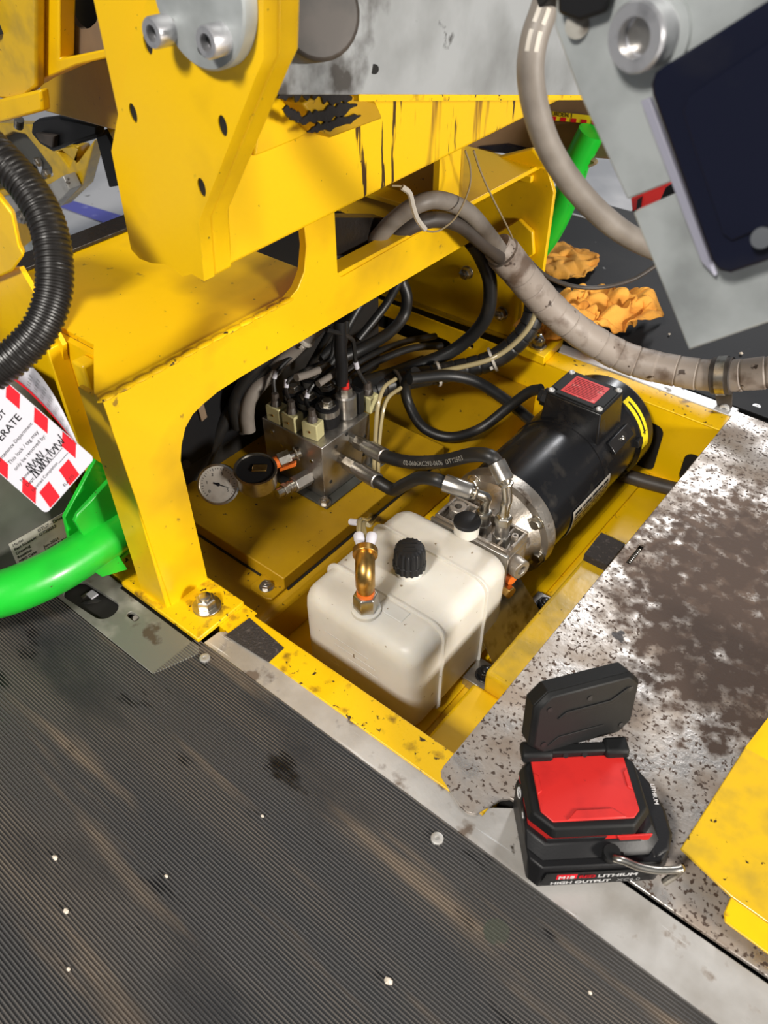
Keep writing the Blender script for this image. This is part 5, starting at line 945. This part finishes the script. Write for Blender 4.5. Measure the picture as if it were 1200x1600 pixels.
MB().prism([(-0.1438,0.4040,0.5923),(-0.1065,0.4040,0.6253),(-0.0969,0.4040,0.6310),(-0.0716,0.4040,0.5603),(-0.1049,0.4040,0.5333),(-0.1102,0.4040,0.5351),(-0.1442,0.4040,0.5853)], (0, -0.001, 0)).build('panel_screen', 'screen', sp_, bevel=0.0005)
MB().prism([(-0.1704,0.4175,0.5836),(-0.1661,0.4175,0.5858),(-0.1106,0.4175,0.5086),(-0.1198,0.4175,0.5141)], (0, -0.004, 0)).build('side_flange', 'lavender', sp_, bevel=0.0005)
MB().cyl((-0.0914,0.4040,0.5379), (-0.0909,0.3990,0.5398), 0.005, n=16).build('panel_screw', 'chrome', sp_)
# ================================================================== BEHIND: brown tube with caution label, green post, red tool
bt_ = thing('brown_beam', 'brown crossbeam with a striped caution label at the upper right', 'beam', (-0.62, 1.2, 0.25))
MB().prism([(-0.8060,1.2000,0.2282),(-0.8096,1.2000,0.2776),(-0.7114,1.2000,0.3612),(-0.5555,1.2000,0.3847),(-0.4913,1.2000,0.2790),(-0.6038,1.2000,0.2634),(-0.7220,1.2000,0.2432)], (0, 0.03, 0)).build('beam_body', 'wood', bt_, bevel=0.004)
q = [(-0.6481,1.1960,0.3246),(-0.5502,1.1960,0.3326),(-0.5418,1.1960,0.3224),(-0.6484,1.1960,0.3114)]
cl_ = MB().prism(q, (0, -0.001, 0)).build('caution_label', 'yellow_label', bt_, smooth=False)
a, b, d2, c2_ = [V(x) for x in q]
for i in range(6):
    f = i / 6; MB().prism([a.lerp(b, f) * .45 + c2_.lerp(d2, f) * .55 + V((0, -.0012, 0)), a.lerp(b, f + .09) * .45 + c2_.lerp(d2, f + .09) * .55 + V((0, -.0012, 0)), c2_.lerp(d2, f + .07) + V((0, -.0012, 0)), c2_.lerp(d2, f - .02) + V((0, -.0012, 0))], (0, -.0004, 0)).build('red_stripe', 'red_print', cl_, smooth=False)
text('caution_text', 'K BURDEN 1', 0.009, 'ink', basis(a * .42 + c2_ * .58 + V((0.004, -.0014, 0.002)), b - a, a - c2_), cl_)
MB().tube([(-0.5956,1.1800,0.2818),(-0.5667,1.1800,0.2762),(-0.5389,1.1800,0.2744),(-0.5483,1.1800,0.2667)], 0.004, 6).build('twist_of_wire', 'twine', bt_)
MB().prism([(-0.7609,1.1900,0.2482),(-0.7054,1.1900,0.2633),(-0.6566,1.1900,0.2631),(-0.7038,1.1900,0.2495)], (0, 0.01, 0)).build('blue_edge', 'screen', bt_)
tag(MB().tube([(-0.5522,1.1800,0.3152),(-0.5678,1.1800,0.2702),(-0.5752,1.1800,0.2294),(-0.5879,1.1800,0.1800),(-0.6051,1.1800,0.1354),(-0.6322,1.1800,0.0866)], 0.021, 20).build('green_post', 'green'), 'bright green guard post behind the far yellow panel', 'guard post')
rt_ = thing('red_tool', 'red and black tool lying on the floor behind the bracket notch', 'tool', (-0.9241,2.4655,-0.3000))
MB().prism([(-0.9197,2.3000,-0.2050),(-0.8088,2.3000,-0.1282),(-0.7783,2.3000,-0.1571),(-0.9028,2.3000,-0.2526)], (0, 0.10, 0)).build('tool_case', 'red', rt_, bevel=0.004)
MB().prism([(-0.8927,2.2900,-0.2032),(-0.8828,2.2900,-0.1933),(-0.8796,2.2900,-0.2246),(-0.8900,2.2900,-0.2328)], (0, 0.01, 0)).build('tool_button', 'black_plastic', rt_)
MB().prism([(-0.9145,2.2800,-0.2492),(-0.8931,2.2800,-0.2343),(-0.8830,2.2800,-0.2606),(-0.9144,2.2800,-0.2687)], (0, 0.06, 0)).build('tool_grip', 'black_plastic', rt_, bevel=0.002)

MB().prism([(-0.7322,2.0500,-0.0615),(-0.6841,2.0500,-0.0175),(-0.6682,2.0500,-0.0453),(-0.7403,2.0500,-0.0994)], (0, 0.02, 0)).build('tool_handle', 'black_plastic', rt_, bevel=0.002)

# ================================================================== YELLOW COVER at the lower right
yc = thing('yellow_cover', 'yellow sheet steel cover with a front tab at the right edge', 'cover', (0.08, 0.45, 0.003))
MB().prism([tuple(q) for q in [(0.0529,0.3890,0.0160),(0.0040,0.4008,0.0160),(0.0117,0.5348,0.0160)]] + [(0.36, 0.540, 0.016), (0.36, 0.375, 0.016)], (0, 0, 0.003)).build('toe_plate', 'yellow_oily', yc, bevel=0.001)
a, b = V((0.0117,0.5324,0.0190)), V((0.36, 0.540, 0.019))
up = V((0.02, 0.13, 0.055))
MB().add([a, b, b + up, a + up, a + V((0, 0, -.003)), b + V((0, 0, -.003)), b + up + V((0, 0, -.003)), a + up + V((0, 0, -.003))], [(0, 1, 2, 3), (7, 6, 5, 4), (0, 4, 5, 1), (1, 5, 6, 2), (2, 6, 7, 3), (3, 7, 4, 0)]).build('sloped_plate', 'yellow', yc)
MB().prism([a, a + up, a + up + V((0, 0, -0.07)), a + V((0, 0.004, -0.016))], (0.003, 0, 0)).build('side_flange', 'yellow', yc)
MB().prism([(0.0533,0.3890,0.0165), (0.0538,0.3725,0.0165), (0.0572,0.3664,0.0165), (0.33, 0.352, 0.0165), (0.33, 0.376, 0.0165)], (0, 0, 0.002)).build('front_tab', 'yellow', yc, bevel=0.001)
MB().prism([tuple(q) for q in [(0.0547,0.4081,0.0040),(0.0091,0.4141,0.0040),(0.0169,0.5375,0.0040)]] + [(0.35, 0.535, 0.004), (0.35, 0.385, 0.004)], (0, 0, 0.010)).build('cover_base', 'dark', yc, smooth=False)

# ================================================================== WORK LIGHT on its battery
ux, vx = V((0.745, 0.667, 0)).normalized(), V((-0.667, 0.745, 0)).normalized()
WL = Matrix(((ux.x, vx.x, 0), (ux.y, vx.y, 0), (0, 0, 1)))
wl = thing('work_light', 'red and black cordless work light with flipped-up lamp head', 'work light', (-0.084, 0.297, 0.0032), WL)
def P3(pts, z): return [(a, b, z) for a, b in pts]
def oct_(x0, x1, y0, y1, c): return [(x0 + c, y0), (x1 - c, y0), (x1, y0 + c), (x1, y1 - c), (x1 - c, y1), (x0 + c, y1), (x0, y1 - c), (x0, y0 + c)]
def frus(mb, p0, z0, p1, z1):
    n = len(p0); return mb.add(P3(p0, z0) + P3(p1, z1), [tuple(range(n - 1, -1, -1)), tuple(range(n, 2 * n))] + [(i, (i + 1) % n, (i + 1) % n + n, i + n) for i in range(n)])
def bl(mb, *a, **k): return mb.build(*a, local=True, **k)
bat = bl(frus(MB(), oct_(-0.001, 0.117, -0.001, 0.082, 0.008), 0.0, oct_(-0.002, 0.118, 0.000, 0.083, 0.010), 0.033), 'battery', 'black_plastic', wl, bevel=0.002)
bl(frus(MB(), oct_(-0.003, 0.112, 0.006, 0.086, 0.012), 0.0332, oct_(-0.002, 0.106, 0.016, 0.088, 0.014), 0.044), 'battery_top', 'black_plastic', wl, bevel=0.0015)
# curved end of the battery at the right
e = [(0.106, 0.002), (0.122, 0.010), (0.129, 0.024), (0.130, 0.046), (0.124, 0.072), (0.116, 0.088), (0.104, 0.094)]
bl(frus(MB(), e, 0.002, [(a - 0.004, b) for a, b in e], 0.034), 'battery_end', 'black_plastic', wl, bevel=0.003)
text('battery_text', 'LITHIUM', 0.0052, 'white_print', basis((0.1195, 0.070, 0.0345), (-0.1, -1, 0), (1, -0.1, 0)), wl, local=True)
pnl = bl(MB().prism([(0.012, -0.0012, 0.0045), (0.098, -0.0012, 0.0045), (0.102, -0.0012, 0.010), (0.100, -0.0012, 0.0270), (0.012, -0.0012, 0.0270), (0.009, -0.0012, 0.012)], (0, -0.0008, 0)), 'battery_label', 'dark_plastic', wl)
FX, FZ = (1, 0, 0), (0, -0.02, 1)
text('battery_text', 'M18', 0.0078, 'white_print', basis((0.0225, -0.0026, 0.0175), FX, FZ), wl, local=True, bold=0.0002)
bl(MB().box(0.0212, 0.0385, -0.0023, -0.0019, 0.0165, 0.0245), 'badge', 'red_print', wl, smooth=False)
text('battery_text', 'RED', 0.0078, 'red_print', basis((0.0400, -0.0026, 0.0175), FX, FZ), wl, local=True, bold=0.0002)
text('battery_text', 'LITHIUM', 0.0078, 'white_print', basis((0.0560, -0.0026, 0.0175), FX, FZ), wl, local=True, bold=0.0002, sx=1.15)
text('battery_text', 'HIGH OUTPUT', 0.0070, 'white_print', basis((0.0170, -0.0026, 0.0078), FX, FZ), wl, local=True, bold=0.0002, sx=1.1)
text('battery_text', 'XC6.0', 0.0070, 'grey_print', basis((0.0740, -0.0026, 0.0078), FX, FZ), wl, local=True, sx=1.1)
# lamp body: red core and black bumper
body = bl(frus(MB(), oct_(0.001, 0.102, 0.0175, 0.094, 0.016), 0.040, oct_(0.000, 0.104, 0.0180, 0.095, 0.017), 0.052), 'body_core', 'red', wl, bevel=0.001)
bl(frus(MB(), oct_(-0.001, 0.105, 0.0165, 0.096, 0.018), 0.0505, oct_(0.003, 0.100, 0.0195, 0.092, 0.015), 0.062), 'bumper', 'dark_plastic', wl, bevel=0.002)
bl(MB().prism([(0.016, 0.0175, 0.0405), (0.060, 0.0175, 0.0405), (0.064, 0.0180, 0.0495), (0.012, 0.0180, 0.0495)], (0, -0.0012, 0)), 'front_vent', 'black_plastic', wl, bevel=0.0005)
rp = [(0.018, 0.0255), (0.086, 0.0255), (0.0925, 0.032), (0.0925, 0.082), (0.0905, 0.084), (0.010, 0.084), (0.0095, 0.035)]
rt2 = bl(MB().prism(P3(rp, 0.0618), (0, 0, 0.0014)), 'red_top', 'red', wl, bevel=0.0006)
bl(MB().prism(P3([(0.030, 0.0260), (0.080, 0.0260), (0.070, 0.0345), (0.039, 0.0345)], 0.0630), (0, 0, 0.0016)), 'red_top_step', 'red', wl, bevel=0.0008)
bl(MB().prism(P3([(0.0100, 0.050), (0.0140, 0.053), (0.0140, 0.067), (0.0100, 0.070)], 0.0630), (0, 0, 0.0012)).prism(P3([(0.0920, 0.050), (0.0880, 0.053), (0.0880, 0.067), (0.0920, 0.070)], 0.0630), (0, 0, 0.0012)), 'red_top_notch', 'red', wl, bevel=0.0005)
for x0, x1 in ((0.002, 0.030), (0.076, 0.098)):
    bl(MB().prism([(x0, 0.080, 0.0605), (x1, 0.080, 0.0605), (x1, 0.079, 0.0655), (x1, 0.082, 0.0710), (x1, 0.090, 0.0730), (x1, 0.096, 0.0650), (x0, 0.096, 0.0650), (x0, 0.090, 0.0730), (x0, 0.082, 0.0710), (x0, 0.079, 0.0655)][0:2] + [(x1, 0.096, 0.0605), (x0, 0.096, 0.0605)], (0, 0.002, 0.0105)), 'hinge_block', 'dark_plastic', wl, bevel=0.003)
hb_ = bl(MB().box(0.028, 0.078, 0.084, 0.094, 0.0600, 0.0700), 'hinge_bar', 'dark_plastic', wl, bevel=0.002)
for x in (0.041, 0.058): bl(MB().cyl((x, 0.0842, 0.066), (x, 0.0832, 0.0665), 0.0026, n=12), 'hinge_screw', 'black_plastic', hb_)
# lamp head
HM = Matrix.Translation((0.0580, 0.097, 0.0750)) @ Matrix.Rotation(math.radians(16), 4, 'Z') @ Matrix.Rotation(math.radians(5), 4, 'Y') @ Matrix.Rotation(math.radians(-12), 4, 'X')
def octz(x0, x1, z0, z1, c, y): return [V((x0 + c, y, z0)), V((x1 - c, y, z0)), V((x1, y, z0 + c)), V((x1, y, z1 - c)), V((x1 - c, y, z1)), V((x0 + c, y, z1)), V((x0, y, z1 - c)), V((x0, y, z0 + c))]
def slab(mb, A, B_): n = len(A); return mb.add(A + B_, [tuple(range(n - 1, -1, -1)), tuple(range(n, 2 * n))] + [(i, (i + 1) % n, (i + 1) % n + n, i + n) for i in range(n)])
hd = bl(slab(slab(MB(), octz(-0.049, 0.049, -0.008, 0.056, 0.011, 0.000), octz(-0.052, 0.052, -0.011, 0.059, 0.012, 0.005)), octz(-0.052, 0.052, -0.011, 0.059, 0.012, 0.005), octz(-0.051, 0.051, -0.010, 0.058, 0.012, 0.020)).xf(HM), 'lamp_head', 'dark_plastic', wl, bevel=0.001)
bl(MB().prism([(-0.030, 0, 0.030), (-0.022, 0, 0.036), (0.022, 0, 0.036), (0.038, 0, 0.046), (0.040, 0, 0.0435), (0.024, 0, 0.032), (-0.020, 0, 0.032), (-0.027, 0, 0.0275)], (0, -0.0014, 0)).xf(HM), 'head_rib', 'dark_plastic', hd, bevel=0.0005)
bl(MB().prism([(-0.036, 0, 0.000), (-0.026, 0, 0.008), (0.020, 0, 0.008), (0.020, 0, 0.0055), (-0.025, 0, 0.0055), (-0.033, 0, -0.001)], (0, -0.001, 0)).xf(HM), 'head_rib', 'dark_plastic', hd, bevel=0.0005)
for x, z_ in ((-0.039, 0.043), (0.041, 0.043), (0.0, 0.0445), (-0.040, 0.003), (0.039, 0.001)):
    bl(MB().cyl((x, 0.0004, z_), (x, -0.0008, z_), 0.0026, n=12).xf(HM), 'head_screw', 'black_plastic', hd)
bl(slab(MB(), octz(-0.044, 0.044, -0.002, 0.048, 0.010, 0.0198), octz(-0.044, 0.044, -0.002, 0.048, 0.010, 0.0208)).xf(HM), 'lens', 'lens', hd)
# switch on the left side, hook
bl(MB().lathe((-0.0005, 0.062, 0.045), (-1, 0, 0.1), [(0, 0.0075), (0.0008, 0.0075), (0.0012, 0.006)], n=24), 'power_button', 'black_plastic', wl)
bl(MB().ring((-0.0018, 0.062, 0.0452), (-1, 0, 0.1), 0.0045, 0.0006, 24, 6).box(-0.0024, -0.0018, 0.0614, 0.0626, 0.042, 0.048), 'power_symbol', 'white_print', wl)
bl(MB().obox((-0.0012, 0.042, 0.044), (0.0008, 0, 0), (0, 0.005, 0), (0, 0, 0.005)), 'mode_button', 'black_plastic', wl, bevel=0.0004)
mb = MB()
for a in range(4):
    t = math.radians(45 * a); mb.obox((-0.0022, 0.042, 0.044), (0.0002, 0, 0), (0, 0.0028 * math.cos(t), 0.0028 * math.sin(t)), (0, -0.0004 * math.sin(t), 0.0004 * math.cos(t)))
bl(mb, 'mode_symbol', 'white_print', wl, smooth=False)
bl(MB().lathe((0.066, 0.008, 0.032), (0, -0.15, 1), [(0, 0.0065), (0.010, 0.0075), (0.013, 0.0070)], n=20), 'hook_socket', 'dark_plastic', wl)
bl(MB().box(0.070, 0.078, 0.002, 0.010, 0.030, 0.037), 'hook_latch', 'dark_plastic', wl, bevel=0.001)
bl(MB().tube([(0.066, 0.004, 0.036), (0.0665, 0.0025, 0.0415), (0.069, 0.000, 0.0445), (0.074, -0.002, 0.0450), (0.084, -0.006, 0.0430), (0.098, -0.009, 0.0415), (0.112, -0.010, 0.0420), (0.1185, -0.0095, 0.0420)], 0.0032, 12).tube([(0.118, -0.0095, 0.0420), (0.1195, -0.0090, 0.0410), (0.1165, -0.010, 0.0330), (0.1105, -0.0105, 0.0200)], 0.0034, 12, k=4), 'hook', 'zinc', wl)
bl(MB().prism([(0.076, 0.0175, 0.0415), (0.100, 0.0175, 0.0415), (0.102, 0.0180, 0.0500), (0.072, 0.0180, 0.0500)], (0, -0.0016, 0)), 'red_trim', 'red', wl, bevel=0.0004)

# ================================================================== DEBRIS on the mat
for i, (p, s, l) in enumerate((((-0.1315,0.1645,0.0040), 0.0034, 'largest white crumb on the ribbed mat near the bottom edge'), ((-0.4218,0.0566,0.0040), 0.0026, 'white crumb on the ribbed mat at the left, upper of two'), ((-0.3758,0.0361,0.0040), 0.0026, 'white crumb on the ribbed mat at the left, lower of two'), ((-0.3361,0.0110,0.0040), 0.0018, 'tiny white crumb on the ribbed mat at the lower left'), ((-0.3066,0.1983,0.0040), 0.0016, 'tiny white crumb lying in the dark oil streak'), ((-0.3325,0.1077,0.0040), 0.0017, 'tiny pale crumb near the middle of the ribbed mat'), ((-0.0038,0.2570,0.0040), 0.0016, 'tiny tan crumb on the mat near the aluminium sill'), ((-0.2604,1.2594,0.0050), 0.0030, 'white crumb on the black mat beyond the wrapped hose'), ((-0.3791,1.2444,0.0050), 0.0022, 'small white crumb on the black mat beside the rag'))):
    mb = MB().ball((0, 0, 0), s, 7, 5, (1.1, 0.8, 0.7)); mb.v = [v * (1 + 0.35 * noise.noise(v * 900 + V((i, 0, 0)))) + V(p) for v in mb.v]
    tag(mb.build('crumb', 'crumb', smooth=False), l, 'debris', 'crumbs on the mats')
